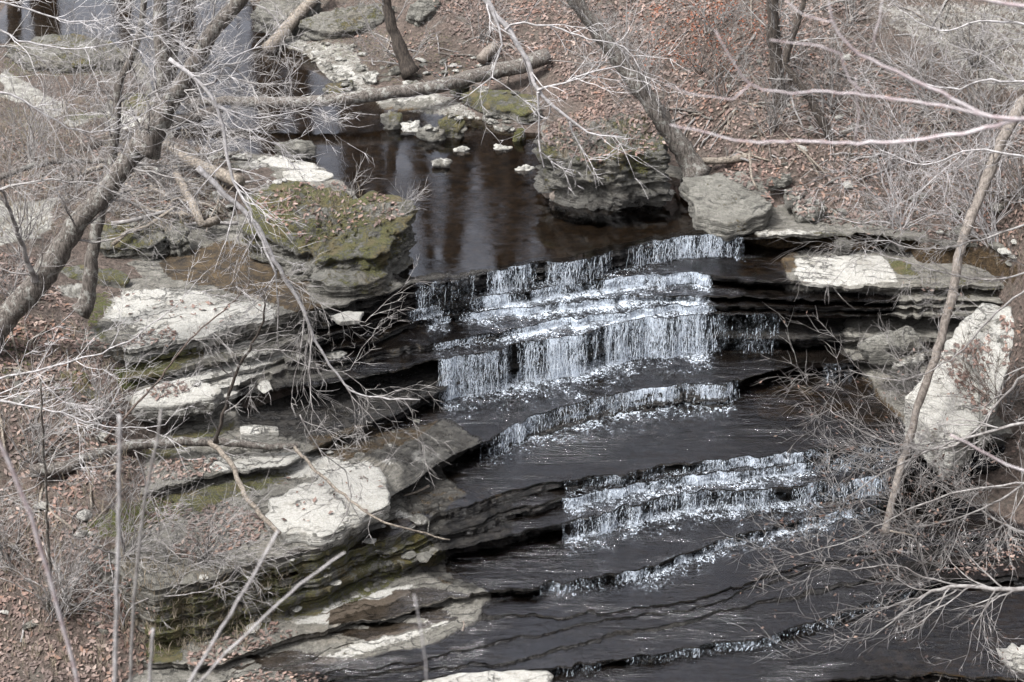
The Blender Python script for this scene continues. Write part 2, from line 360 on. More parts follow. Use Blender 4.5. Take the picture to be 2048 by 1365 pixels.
# ------------------------------------------------------------------ rock shelves: lips in order from the top pool down
LIPS = [
 ('L0', 0.0, [(100, 700), (233, 707), (359, 683), (513, 648), (600, 628), (700, 610), (790, 585), (850, 572), (900, 560), (985, 545), (1075, 522), (1160, 525), (1220, 505), (1290, 480), (1400, 470), (1530, 478), (1650, 475), (1700, 468), (1800, 478), (1900, 490), (2100, 500)]),
 ('L1', -.48, [(120, 780), (235, 764), (320, 750), (400, 735), (520, 708), (620, 682), (735, 642), (800, 618), (899, 593), (988, 590), (1073, 585), (1159, 568), (1227, 560), (1300, 552), (1400, 552), (1500, 560), (1600, 572), (1700, 575), (1900, 575), (2100, 580)]),
 ('L2', -.72, [(150, 805), (308, 780), (438, 757), (561, 728), (650, 708), (750, 682), (830, 645), (905, 628), (985, 620), (1080, 612), (1159, 600), (1250, 590), (1350, 592), (1420, 597), (1600, 601), (1800, 607), (1900, 605), (2100, 608)]),
 ('L3', -.86, [(150, 830), (255, 814), (441, 777), (560, 748), (760, 704), (900, 680), (1025, 662), (1100, 644), (1200, 628), (1350, 614), (1420, 612), (1600, 611), (1724, 612), (1895, 612), (2100, 614)]),
 ('L4', -1.0, [(150, 865), (250, 848), (380, 818), (500, 790), (620, 774), (760, 746), (875, 722), (971, 710), (1022, 696), (1090, 678), (1193, 662), (1262, 643), (1378, 631), (1416, 625), (1502, 629), (1604, 622), (1724, 618), (1895, 616), (2100, 618)]),
 ('D', -1.5, [(40, 940), (110, 975), (190, 1006), (291, 985), (428, 955), (575, 928), (640, 890), (760, 840), (900, 770), (1100, 670), (2100, 500)]),
 ('E', -1.85, [(40, 1020), (130, 1085), (220, 1150), (300, 1180), (376, 1168), (445, 1151), (560, 1118), (698, 1072), (770, 1010), (870, 933), (960, 888), (1040, 850), (1130, 812), (1250, 785), (1348, 770), (1480, 762), (1500, 748), (1590, 731), (1690, 722), (1800, 715), (2100, 700)]),
 ('F', -2.25, [(60, 1090), (160, 1150), (260, 1195), (376, 1205), (560, 1150), (700, 1105), (800, 1062), (930, 1010), (1050, 975), (1150, 962), (1300, 938), (1450, 915), (1620, 900), (1800, 885), (2100, 870)]),
 ('F2', -2.45, [(60, 1120), (160, 1180), (260, 1222), (376, 1230), (560, 1172), (700, 1128), (850, 1082), (1000, 1030), (1142, 992), (1300, 966), (1450, 944), (1620, 925), (1800, 905), (2100, 890)]),
 ('F3', -2.65, [(60, 1150), (170, 1215), (260, 1258), (340, 1268), (560, 1196), (700, 1154), (850, 1112), (1000, 1075), (1142, 1043), (1262, 1011), (1378, 985), (1485, 978), (1608, 970), (1750, 950), (2100, 930)]),
 ('G', -3.05, [(60, 1230), (180, 1290), (290, 1330), (400, 1335), (560, 1290), (680, 1254), (800, 1230), (920, 1195), (1067, 1175), (1200, 1155), (1296, 1134), (1378, 1103), (1500, 1062), (1600, 1038), (1750, 1010), (2100, 960)]),
 ('H', -3.24, [(300, 1400), (560, 1338), (680, 1298), (830, 1262), (885, 1243), (1005, 1228), (1107, 1237), (1227, 1223), (1279, 1215), (1348, 1210), (1417, 1198), (1553, 1147), (1690, 1117), (1800, 1100), (2100, 1060)]),
 ('I1', -3.28, [(400, 1400), (700, 1345), (820, 1325), (1005, 1281), (1125, 1260), (1227, 1237), (1378, 1222), (1430, 1208), (1553, 1157), (1690, 1126), (1800, 1108), (2100, 1070)]),
 ('I2', -3.315, [(400, 1420), (680, 1357), (954, 1328), (1046, 1322), (1090, 1303), (1193, 1271), (1260, 1261), (1350, 1246), (1500, 1215), (1600, 1190), (1750, 1150), (2100, 1110)]),
 ('J', -3.36, [(300, 1440), (600, 1392), (900, 1356), (1111, 1338), (1260, 1315), (1348, 1299), (1450, 1289), (1570, 1262), (1724, 1214), (1844, 1176), (1930, 1163), (2100, 1150)]),
 ('K', -3.53, [(300, 1700), (1000, 1500), (1400, 1400), (1700, 1359), (1870, 1352), (2100, 1356)]),
]
X0, X1, DX = -13.5, 13.5, .05
xs = np.arange(X0, X1 + DX, DX)
lipY, lipZ = {}, {}
prev = None
for i, (nm, z, pts) in enumerate(LIPS):
    W = np.array([at(u, v, z)[:2] for u, v in pts]); o = np.argsort(W[:, 0]); W = W[o]
    y = np.interp(xs, W[:, 0], W[:, 1])
    y = np.convolve(np.pad(y, 4, 'edge'), np.ones(9) / 9, 'valid')
    blk = vn(np.floor(xs * 1.7 + 2 * fbm(xs * .8, i * 3.1, 0, 5, 2)), i * 5.0, 0, 9)
    y = y + .10 * fbm(xs * .9, i * 7.7, 0, 3, 4) + .055 * fbm(xs * 6, i * 3.3, 0, 4, 3) + (.06 * blk if i < 10 else .03 * blk)
    jag = vn(np.floor(xs * 3.3 + 1.5 * fbm(xs * 1.3, i * 2.1, 0, 15, 2)), i * 9.0, 0, 19) * .05 + np.abs(((xs * 1.15 + 2 * fbm(xs * .3, i * 4.0, 0, 16, 2) + i * .37) % 1) - .35) * .10
    y = y + jag
    if prev is not None: y = np.minimum(y, prev - .03 - .03 * np.abs(fbm(xs * 4, i, 0, 6, 2)))
    lipY[nm] = y; lipZ[nm] = z; prev = y
names = [l[0] for l in LIPS]
def uonlip(nm):
    return proj(np.stack([xs, lipY[nm], np.full(xs.shape, lipZ[nm])], 1))[0]
# how far each face is undercut, by picture column
UNDER = {'L0': [(0, .1), (500, .15), (700, .1), (1300, .1), (1420, .25), (1500, 1.0), (1700, 1.3), (1850, .8), (1950, .3)],
         'L1': [(0, .15), (500, .2), (1400, .1), (1500, .3), (1900, .35)], 'L2': [(0, .12), (600, .15), (1400, .25), (1900, .25)],
         'L3': [(0, .1), (1400, .12), (1900, .2)], 'L4': [(0, .15), (440, .2), (500, 1.0), (700, 1.1), (850, .8), (900, .25), (1400, .3), (1440, 1.0), (1700, 1.3), (1900, .8)],
         'D': [(0, .3), (600, .3)], 'E': [(0, 0), (690, .0), (740, .3), (800, .9), (950, .5), (1020, .12), (1460, .12), (1500, .7), (1700, .7), (1900, .5)],
         'F': [(0, .05), (1200, .08), (1900, .12)], 'F2': [(0, .05), (1900, .12)], 'F3': [(0, .15), (900, .4), (1120, .4), (1150, .1), (1900, .2)],
         'G': [(0, .2), (1900, .2)], 'H': [(0, .12), (900, .03), (1900, .05)], 'I1': [(0, .02), (1900, .04)], 'I2': [(0, .02), (1900, .04)], 'J': [(0, .15), (1900, .18)], 'K': [(0, .2), (1900, .2)]}
BV, BF = [], []   # collected for ray casts
def add_bvh(V, F):
    o = len(BV); BV.extend(map(tuple, np.asarray(V).tolist()))
    for f in (F.tolist() if isinstance(F, np.ndarray) else F): BF.append([q + o for q in f])
def gridf(nrow, ncol, off=0):
    i = np.arange(nrow - 1)[:, None]; j = np.arange(ncol - 1)[None, :]
    a = off + i * ncol + j
    return np.stack([a, a + 1, a + 1 + ncol, a + ncol], -1).reshape(-1, 4)
def shelf_top(X, Y, z, wet, off, amp):
    base = .012 * fbm(X * 1.2, Y * 1.2, 0, 21, 4) + .03 * fbm(X * .35, Y * .35, 0, 22, 2)
    q = fbm(X * .55, Y * 1.9 + X * .5, z * 3.0, 23, 4) * 4.5
    fl = np.floor(q) + np.clip((q - np.floor(q) - .82) / .18, 0, 1)
    base = base + fl * np.where(wet > .5, .004, .016)
    w_ = off / .17 + 2.2 * fbm(X * .45, Y * .45, z * 5.0, 24, 4) + .5 * fbm(X * 3, Y * 3, z, 25, 2)
    st_ = np.floor(w_) + np.clip((w_ - np.floor(w_) - .85) / .15, 0, 1)
    base = base + amp * np.clip(st_, 0, 9) * np.clip((.72 - wet) / .2, 0, 1)
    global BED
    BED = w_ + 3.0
    return z + base + .022 - .05 * np.clip((wet - .5) * 2, 0, 1)
POOLP = [(330, 190), (300, 105), (240, 62), (100, 50), (-200, 50), (-200, -80), (560, -80), (560, 30), (520, 90), (600, 110), (660, 180), (760, 215), (1000, 240), (1080, 265), (1090, 360), (1380, 365), (1400, 455), (1300, 460), (1000, 520), (830, 530), (790, 440), (720, 370), (640, 320), (480, 300), (360, 290)]
shelf_parts = []
nlip = len(names)
for i, nm in enumerate(names):
    z = lipZ[nm]; y = lipY[nm]; nc = len(xs)
    zn = lipZ[names[i + 1]] if i + 1 < nlip else z - .6
    rg = random.Random(100 + i)
    # face laminae
    h = z - zn + .06; zz = [0.0]
    while zz[-1] < h - .015:
        zz.append(min(h, zz[-1] + (rg.choice([.03, .045, .06, .09]) if len(zz) % 2 else rg.choice([.010, .014, .02])) * (1.0 if h > .15 else .6)))
    uu = uonlip(nm)
    U = np.interp(uu, [a for a, b in UNDER[nm]], [b for a, b in UNDER[nm]])
    U = U * (1 + .35 * fbm(xs * 1.1, i * 2.0, 0, 31, 3))
    wav = .012 * fbm(xs * .8, i * 1.0, 0, 32, 3) + .006 * fbm(xs * 5, i * 1.0, 0, 33, 2)
    rows = []
    nl = len(zz) - 1
    nxt = [q for q in names[i + 1:] if q != 'D'] if nm != 'L4' else names[i + 1:]
    tread = (y - lipY[nxt[0]]) if nxt else np.zeros(nc)
    stair = np.clip(1 - U / .28, 0, 1) * np.clip(tread - .08, 0, 1.4) * np.interp(uu, [0, 850, 1000, 1500, 1700, 2000], [.72, .8, .45, .4, .7, .7])
    if nm in ('F', 'F2', 'F3'): stair = np.clip(tread - .1, 0, 1.2) * np.interp(uu, [0, 1100, 1160, 2000], [.8, .75, .35, .4]) * (1 if nm != 'F3' else np.interp(uu, [0, 800, 900, 1130], [.95, .8, .05, .0]))
    for j in range(nl):
        t0, t1 = zz[j] / h, zz[j + 1] / h; tm = (t0 + t1) / 2
        lam = .17 * (fbm(xs * .9, j * 9.3 + i, 0, 34, 4) + .08) + .02 * fbm(xs * 7, j * 4.7 + i, 0, 35, 2) + (.13 if j % 2 else 0.0) * np.clip(.55 + 1.6 * fbm(xs * .5, j * 5.1 + i, 0, 37, 3), 0, 1) + .10 * vn(np.floor(xs * (1.3 + .9 * ((j * .37) % 1)) + j * .61), j * 3.0 + i, 0, 36) + .10 * (np.abs((xs * .83 + 1.7 * fbm(xs * .4, i * 1.0, 0, 38, 2) + .11 * j) % 1 - .5) < .035)
        lam = np.clip(lam, -.03, .34) * min(1.0, h / .3 + .15)
        prof = math.sin(min(1, tm * 1.25 + .08) * math.pi / 2) ** 1.5 if tm > .08 else 0
        ins = U * prof + (lam if j > 0 else np.clip(lam, 0, .03))
        ins = np.maximum(ins, -.02) - stair * tm ** 1.15
        for tz in (zz[j], zz[j + 1]):
            zr = np.full(nc, z - tz) + (wav if 0 < tz < h else 0)
            rows.append(np.stack([xs, y + ins, zr], 1))
    rows = rows[::-1]     # bottom to top
    nf = len(rows)
    # top surface
    if i == 0:
        offs = np.concatenate([[0.0, .03, .08], np.arange(.15, 16, .085), np.arange(16.2, 34, .6)])
    else:
        up = lipY[names[i - 1]]; span = float(np.percentile(up - y, 97)) + 1.7
        offs = np.concatenate([[0.0, .03, .08], np.arange(.12, min(span, 5.5), .045)])
    tr = []
    for o in offs:
        X = xs.copy(); Yy = y + o
        tr.append(np.stack([X, Yy, np.full(nc, z)], 1))
    T = np.concatenate(tr)
    pw = paint(T)
    if i == 0:
        u_, v_ = proj(T); inp = inpoly(u_, v_, POOLP) & (np.repeat(offs, nc) > .5)
        pw['wet'] = np.maximum(pw['wet'], inp * 1.0)
    wq = pw['wet'].reshape(-1, nc)
    k_ = np.ones(5) / 5
    wq = np.apply_along_axis(lambda r_: np.convolve(np.pad(r_, 2, 'edge'), k_, 'valid'), 1, wq)
    wq = np.apply_along_axis(lambda r_: np.convolve(np.pad(r_, 2, 'edge'), k_, 'valid'), 0, wq).ravel()
    T[:, 2] = shelf_top(T[:, 0], T[:, 1], z, np.maximum(wq, pw['brown'] * .62), np.repeat(offs, nc), .004 if i == 0 else (.012 if i < 11 else .008))
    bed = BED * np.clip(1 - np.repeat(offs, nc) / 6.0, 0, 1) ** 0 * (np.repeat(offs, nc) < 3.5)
    if i == 0:
        dp = inpoly(u_, v_, POOLP).astype(float).reshape(-1, nc)
        for _ in range(3):
            dp = np.apply_along_axis(lambda r_: np.convolve(np.pad(r_, 6, 'edge'), np.ones(13) / 13, 'valid'), 1, dp)
            dp = np.apply_along_axis(lambda r_: np.convolve(np.pad(r_, 6, 'edge'), np.ones(13) / 13, 'valid'), 0, dp)
        dp = dp.ravel(); T[:, 2] -= .40 * np.clip(dp * 1.3 - .3, 0, 1) * (np.repeat(offs, nc) > .3)
        pooldepth = dp
    Vt = np.concatenate([np.concatenate(rows), T])
    F = gridf(nf + len(offs), nc)
    fr = np.zeros(len(F), bool); fr[(nf) * (nc - 1):] = True
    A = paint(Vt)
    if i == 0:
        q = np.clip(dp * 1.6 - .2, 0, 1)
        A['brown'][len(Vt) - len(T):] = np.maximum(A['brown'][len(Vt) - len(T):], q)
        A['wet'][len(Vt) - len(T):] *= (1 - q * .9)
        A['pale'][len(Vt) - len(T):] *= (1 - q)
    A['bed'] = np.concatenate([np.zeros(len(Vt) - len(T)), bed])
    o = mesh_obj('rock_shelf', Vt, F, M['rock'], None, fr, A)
    tag(o, kind='structure')
    add_bvh(Vt[::1], F)
# ------------------------------------------------------------------ water
FALLS = {'L0': [(825, 0), (835, .4), (875, .35), (885, .1), (930, .25), (975, .8), (1050, .62), (1150, .5), (1250, .42), (1330, .5), (1475, .4), (1500, 0)],
 'L1': [(820, 0), (842, .6), (880, .5), (892, .05), (940, .2), (990, .75), (1080, .85), (1290, .8), (1335, .35), (1360, .6), (1405, .8), (1435, 0), (1560, 0), (1580, 0)],
 'L2': [(850, 0), (862, .6), (895, .6), (905, .05), (930, .5), (1000, .75), (1250, .95), (1310, .6), (1400, .9), (1435, 0), (1600, 0)],
 'L3': [(860, 0), (880, .5), (900, .3), (990, .4), (1030, .8), (1250, .95), (1310, .6), (1400, .9), (1435, 0), (1600, 0)],
 'L4': [(868, 0), (895, .8), (930, .55), (1000, .65), (1060, .85), (1180, .9), (1255, .9), (1290, .45), (1400, .8), (1412, .7), (1436, .07), (1550, .06), (1575, 0)],
 'E': [(950, 0), (1000, .45), (1040, .65), (1250, .75), (1380, .7), (1470, .5), (1485, 0), (1640, 0), (1650, .12), (1700, .12), (1720, 0)],
 'F': [(1120, 0), (1150, .55), (1250, .35), (1300, .6), (1590, .7), (1620, .3), (1760, .3), (1800, 0)],
 'F2': [(1120, 0), (1140, .7), (1300, .75), (1600, .85), (1640, .35), (1760, .35), (1800, 0)],
 'F3': [(1122, 0), (1134, .75), (1300, .8), (1600, .75), (1650, .4), (1750, .4), (1800, 0)],
 'G': [(1060, 0), (1080, .25), (1250, .3), (1300, .65), (1400, .65), (1480, .45), (1600, .7), (1690, .55), (1760, 0)],
 'H': [(1700, 0)], 'I1': [(1100, 0), (1700, .1), (1800, 0)], 'I2': [(0, 0)],
 'J': [(1090, 0), (1120, .12), (1300, .2), (1380, .3), (1500, .3), (1530, .75), (1560, .3), (1650, .35), (1800, .12), (1900, 0)], 'K': [(1500, 0), (1700, .1), (2048, .1)]}
FLEN = {'L1': .45, 'L2': .5, 'L3': .4, 'L4': .45, 'E': .75, 'F': .55, 'F2': .5, 'F3': .6, 'G': .42, 'H': .3, 'I1': .1, 'I2': .1, 'J': .05, 'K': .25, 'L0': .01}
FK = {'L0': .75, 'L1': 1.1, 'L2': 1.1, 'L3': 1.1, 'L4': .9, 'E': 1.0, 'F': .72, 'F2': .85, 'F3': .85, 'G': 1.1, 'J': .55}
def dens(nm, u): return FK.get(nm, 1.0) * np.interp(u, [a for a, b in FALLS[nm]], [b for a, b in FALLS[nm]])
WETX = {'L0': (780, 1500), 'L1': (660, 1580), 'L2': (660, 1600), 'L3': (660, 1700), 'L4': (660, 1750), 'D': None, 'E': (600, 2100), 'F': (600, 2100),
        'F2': (1080, 2100), 'F3': (1080, 2100), 'G': (500, 2100), 'H': (500, 2100), 'I1': (500, 2100), 'I2': (400, 2100), 'J': (400, 2100), 'K': (300, 2100)}
for i, nm in enumerate(names):
    if not WETX[nm]: continue
    z, y = lipZ[nm], lipY[nm]; uu = uonlip(nm)
    if i == 0:
        offs = np.concatenate([[0, .08], np.arange(.2, 16, .1), np.arange(16.2, 34, 1.0)])
    else:
        up = lipY[names[i - 1] if names[i - 1] != 'D' else 'L4']; span = float(np.percentile(up - y, 95)) + 1.4
        offs = np.concatenate([[0, .08], np.arange(.15, min(span, 5.5), .08)])
    T = np.concatenate([np.stack([xs, y + o, np.full(len(xs), z + (.004 if o >= 0 else -.03))], 1) for o in offs])
    foam = np.zeros(len(T))
    if i > 0:
        pn = names[i - 1] if names[i - 1] != 'D' else 'L4'
        yup = np.tile(lipY[pn], len(offs)); d = (yup - .08) - T[:, 1]
        du = np.tile(dens(pn, uonlip(pn)), len(offs))
        foam = du * np.exp(-np.clip(d, 0, 9) / FLEN[nm]) * np.where(d < -.5, 0, 1) * 1.15
    dl = np.tile(dens(nm, uu), len(offs)) * np.exp(-np.repeat(np.clip(offs, 0, 9), len(xs)) / .08)
    foam = np.maximum(foam, .45 * dl)
    if i == 0:
        uf, vf = proj(T); foam = np.maximum(foam, .9 * np.exp(-((uf - 200) / 60) ** 2 - ((vf + 2) / 9) ** 2)); foam = np.maximum(foam, .5 * np.exp(-((uf - 420) / 60) ** 2 - ((vf - 6) / 5) ** 2))
    F = gridf(len(offs), len(xs))
    # keep only the columns where water runs (plus the pool upstream)
    uT, vT = proj(T)
    if i == 0:
        keep = inpoly(uT, vT, POOLP) | ((uT > 780) & (uT < 1520) & (vT > 300)) | inpoly(uT, vT, [(300, 480), (560, 470), (660, 560), (600, 625), (430, 580), (300, 560)]) | (vT < 60)
        keep |= inpoly(uT, vT, [(-100, 60), (560, 0), (800, 250), (1100, 260), (1500, 480), (780, 570), (700, 380), (360, 320), (-100, 300)])
    else:
        keep = (uT > WETX[nm][0] - 60) & (uT < WETX[nm][1] + 200)
    F = F[keep[F].all(1)]
    o = mesh_obj('water', T, F, M['pool'] if i == 0 else M['film'], None, True, {'foam': foam})
    tag(o, kind='structure')

# waterfalls: veils, strands and drops
def fall_mesh(nm, ztop, zbot, seed):
    """veil rows + strand ribbons + droplets for one tier"""
    y = lipY[nm]; u = uonlip(nm); u = u + 16 * fbm(xs * 4, seed * 1.7, 0, 65, 3); D = dens(nm, u); h = ztop - zbot
    cl = 1 + 1.7 * fbm(xs * 1.8, seed * 3.0, 0, 61, 4) + .5 * fbm(xs * 9, seed * 3.0, 0, 64, 2); D = np.clip(D * cl, 0, 1)
    rows = 9; sel = D > .02
    P = []; att = []
    for r in range(rows):
        t = r / (rows - 1)
        out = .045 + .10 * t * min(1, h) + .02 * fbm(xs * 5, t * 3, seed, 62, 2)
        P.append(np.stack([xs, y - out, np.full(len(xs), ztop + .012 - h * t ** 1.3)], 1)); att.append(D * (1 - .1 * t))
    V = np.concatenate(P); F = gridf(rows, len(xs)); k = np.tile(sel, rows); F = F[k[F].all(1)]
    # strands
    rg = np.random.RandomState(seed); n = int((2000 if h > .44 else 1000) * (D.sum() * DX / 10) * (.5 + h))
    pr = D / max(D.sum(), 1e-6); ix = rg.choice(len(xs), n, p=pr)
    SV, SF = [], []
    for q in ix:
        x = xs[q] + rg.uniform(-.03, .03); a = rg.uniform(-.05, .8); L = rg.beta(1.2, 3.5) * min(1.3, .4 / max(h, .05) + .3)
        w = rg.uniform(.0011, .0036) * (.5 + .6 * D[q]); b = min(1.0, a + L); a = max(0, a); m = 7; o = len(SV)
        jt = rg.normal(0, .05)
        for s in range(m):
            t = a + (b - a) * s / (m - 1); ww = w * math.sin(math.pi * (s + .35) / (m - .3)) * rg.uniform(.35, 1.5) + .0006
            xx = x + jt * (t - a) + rg.uniform(-.012, .012); yy = y[q] - (.06 + .12 * t * min(1, h)) - rg.uniform(0, .02); zz_ = ztop + .02 - h * t ** 1.2
            SV += [(xx - ww, yy, zz_), (xx + ww, yy - .004, zz_)]
            if s: SF.append((o + 2 * s - 2, o + 2 * s - 1, o + 2 * s + 1, o + 2 * s))
    # droplets
    n2 = int(n * .6); ix = rg.choice(len(xs), n2, p=pr)
    for q in ix:
        t = rg.beta(2.2, 1.0); s = rg.uniform(.002, .0065); o = len(SV)
        c = np.array([xs[q] + rg.uniform(-.05, .05), y[q] - .05 - .14 * t - abs(rg.normal(0, .06)), ztop - h * t + abs(rg.normal(0, .05))])
        c[2] = max(c[2], zbot + .01)
        e = rg.uniform(.8, 2.2)
        SV += [tuple(c + (s, 0, 0)), tuple(c + (0, s, 0)), tuple(c + (-s, 0, 0)), tuple(c + (0, -s, 0)), tuple(c + (0, 0, s * e)), tuple(c + (0, 0, -s * e))]
        SF += [(o, o + 1, o + 4, o + 4), (o + 1, o + 2, o + 4, o + 4), (o + 2, o + 3, o + 4, o + 4), (o + 3, o, o + 4, o + 4), (o + 1, o, o + 5, o + 5), (o + 2, o + 1, o + 5, o + 5), (o + 3, o + 2, o + 5, o + 5), (o, o + 3, o + 5, o + 5)]
    SF = [f if f[2] != f[3] else f[:3] for f in SF]
    return V, F, np.concatenate(att), SV, SF
def waterfall(label, tiers, loc):
    root = empty('waterfall', loc); tag(root, label, 'waterfall')
    for nm, zt, zb, sd in tiers:
        V, F, a, SV, SF = fall_mesh(nm, zt, zb, sd)
        v = mesh_obj('water_veil', V - np.array(loc), F, M['curtain'], None, True, {'foam': a}); v.parent = root
        if SV:
            s = mesh_obj('spray_strands', np.array(SV) - np.array(loc), SF, M['foam'], None, False); s.parent = root
            s['kind'] = 'stuff'
z_ = lipZ
waterfall('wide white cascade tumbling in tiers from the lip of the dark upper pool', [('L0', 0, z_['L1'], 1), ('L1', z_['L1'], z_['L2'], 2), ('L2', z_['L2'], z_['L3'], 3), ('L3', z_['L3'], z_['L4'], 4), ('L4', z_['L4'], z_['E'], 5)], tuple(at(1160, 800, z_['E'])))
waterfall('low slanting cascade just below the foot of the tallest falls', [('E', z_['E'], z_['F'], 6)], tuple(at(1250, 840, z_['F'])))
waterfall('broad two-step cascade in the lower middle over finely layered rock', [('F', z_['F'], z_['F2'], 7), ('F2', z_['F2'], z_['F3'], 8), ('F3', z_['F3'], z_['G'], 9)], tuple(at(1370, 1040, z_['G'])))
waterfall('thin ankle-high cascade running below the broad two-step cascade', [('G', z_['G'], z_['H'], 10)], tuple(at(1370, 1120, z_['H'])))
waterfall('lowest trickle over a dark straight ledge near the bottom', [('J', z_['J'], z_['K'], 11)], tuple(at(1450, 1305, z_['K'])))

# ------------------------------------------------------------------ banks
CP = [(1560, 440, .02), (1700, 452, .10), (1850, 468, .2), (2048, 480, .5), (2300, 480, 1.0),
 (1200, 420, -.7), (900, 400, -.8), (700, 300, -.8), (600, 200, -.7), (450, 260, -.7), (1000, 330, -.6), (850, 300, -.7), (1350, 420, -.6), (560, 120, -.5), (300, 40, -.6), (100, 40, -.6), (460, 60, -.6), (-100, 0, -.6), (500, -60, -.3), (1080, 320, -.4), (1280, 400, -.5), (760, 420, -.6),
 (1700, 330, .85), (1900, 330, 1.1), (2048, 330, 1.5), (2300, 330, 2.2), (1500, 380, .25), (1500, 300, .7), (1400, 330, .25), (1330, 280, .35), (1300, 200, .8), (1200, 180, .5), (1110, 200, .15), (1100, 130, .35), (1300, 100, 1.5), (1600, 200, 1.7), (1600, 100, 2.35), (2048, 150, 3.0), (2300, 150, 4.0), (2048, 0, 4.2), (1600, 0, 3.1), (1200, 0, 2.2), (900, 0, 1.1), (920, 90, .5), (1000, 60, .8), (700, 60, .40), (780, 130, .15), (700, 120, .12), (640, 130, .04), (600, 90, .04), (640, 170, -.05), (740, 185, .0), (900, 185, .12), (900, 225, .04), (1000, 260, .03), (1060, 285, .03), (1080, 240, .12), (800, 235, -.06), (560, 20, .3), (650, 0, .7), (820, 240, -.03),
 (0, 300, .15), (200, 300, .25), (300, 330, .2), (400, 335, .10), (460, 318, .04), (0, 200, .02), (150, 250, .10), (300, 180, .02), (100, 110, .30), (0, 110, .2), (220, 130, .15), (420, 400, .2), (480, 360, .12), (540, 310, .03), (620, 330, .0), (300, 430, .2), (200, 480, .2), (60, 420, .1), (-150, 300, .4), (-200, 500, .9), (-200, 120, .2), (330, 470, .1), (420, 480, -.05), (600, 370, -.1), (320, 240, -.15), (400, 215, -.5), (400, 260, -.4), (480, 285, -.25),
 (0, 520, .5), (70, 560, .45), (120, 600, .25), (170, 600, .06), (0, 640, .45), (0, 700, .25), (140, 680, .05), (210, 700, -.02), (240, 640, -.05), (100, 780, -.2), (0, 830, -.5), (210, 790, -.45), (140, 900, -.95), (0, 1000, -1.55), (150, 1000, -1.35), (230, 900, -1.05), (300, 870, -1.3), (0, 1150, -2.4), (170, 1130, -1.95), (0, 1300, -3.1), (170, 1250, -2.6), (280, 1150, -2.1), (240, 1330, -3.0), (230, 1200, -2.3), (240, 1020, -1.45), (200, 950, -1.1), (250, 1270, -2.7), (400, 1380, -3.7), (-200, 700, .8), (-200, 1000, -1.0), (-200, 1300, -2.6), (250, 1080, -1.75), (130, 1060, -1.55), (60, 1120, -1.9), (120, 1190, -2.15), (60, 1230, -2.5), (210, 1120, -1.9),
 (450, 560, -.3), (400, 640, -.35), (700, 560, -.5), (300, 660, -.2), (500, 700, -.9), (330, 780, -1.1), (500, 800, -1.4), (700, 700, -1.3), (1000, 600, -1.3), (1000, 700, -1.9), (1400, 600, -1.5), (1400, 700, -2.3), (600, 900, -2.1), (450, 900, -1.95), (350, 950, -1.9), (420, 1050, -2.2), (1000, 900, -2.8), (1400, 900, -2.8), (1700, 800, -2.7), (800, 1100, -3.1), (500, 1130, -2.75), (500, 1220, -3.2), (1200, 1100, -3.5), (1600, 1100, -3.6), (700, 1300, -3.8), (1200, 1300, -4.0), (1700, 1300, -4.2), (1600, 480, -.6), (1750, 490, -.5), (1600, 560, -1.0), (1800, 560, -.95), (1800, 640, -1.6), (1900, 540, -.5), (1900, 620, -1.3),
 (1950, 490, .0), (2048, 560, -.1), (2048, 640, -.7), (2048, 720, -1.2), (1950, 700, -1.9), (2048, 860, -2.1), (1950, 900, -2.8), (2048, 1000, -2.9), (2048, 1100, -3.6), (2300, 700, -.3), (2300, 900, -1.2), (2300, 1100, -2.2), (2300, 1300, -3.2), (2048, 1300, -4.1), (2048, 1400, -4.2), (1000, 1500, -4.4), (300, 1500, -4.1), (2000, 1500, -4.4)]
cw = np.array([tuple(at(*c)) for c in CP])
def bank_z(X, Y):
    X = np.asarray(X, float); Y = np.asarray(Y, float); sh = X.shape; X = X.ravel(); Y = Y.ravel()
    out = np.empty(X.size)
    for a in range(0, X.size, 20000):
        d = np.hypot(X[a:a + 20000, None] - cw[None, :, 0], Y[a:a + 20000, None] - cw[None, :, 1])
        out[a:a + 20000] = d @ COEF
    return out.reshape(sh)
_d = np.hypot(cw[:, None, 0] - cw[None, :, 0], cw[:, None, 1] - cw[None, :, 1]) + np.eye(len(cw)) * .0
COEF = np.linalg.lstsq(_d - np.eye(len(cw)) * .08, cw[:, 2], rcond=None)[0]
bx = np.concatenate([np.arange(-60, -15, 2.5), np.arange(-15, 15, .09), np.arange(15, 62, 2.5)])
by = np.concatenate([np.arange(19, 25, .5), np.arange(25, 50, .09), np.arange(50, 130, 2.5)])
GX, GY = np.meshgrid(bx, by)
cx, cy = np.clip(GX, -15, 15), np.clip(GY, 24.5, 50)
GZ = bank_z(cx, cy)
side = np.maximum(0, np.abs(GX) - 15)
GZ = GZ + np.where(GX > 15, side * .45, side * .25) + np.maximum(0, GY - 50) * np.clip(.20 + .02 * (GX + 6), .03, .45)
GZ = np.where(GY < 25, np.minimum(GZ, -4.0 + .0 * GY), GZ)
rough = fbm(GX * .8, GY * .8, 0, 71, 5) * .26 + .10 * np.abs(fbm(GX * 1.3, GY * 1.3, 0, 75, 4)) * 1.5 + fbm(GX * 4, GY * 4, 0, 72, 3) * .035
GZ = GZ + rough * np.clip((GZ + .35) * 3, .25, 1) * np.clip(.35 + GZ * .8, .35, 1.3)
Vb = np.stack([GX.ravel(), GY.ravel(), GZ.ravel()], 1); Fb = gridf(len(by), len(bx))
A = paint(Vb)
uB, vB = proj(Vb)
A['pale'] = np.where(A['pale'] > 0, A['pale'], 0)
A['wet'] = np.clip((.02 - Vb[:, 2]) * 8, 0, 1) * ((vB < 560) & (uB > 300))
o = mesh_obj('ground', Vb, Fb, M['soil'], None, True, {k: A[k] for k in ('pale', 'moss', 'wet')}); tag(o, kind='structure')
add_bvh(Vb, Fb)
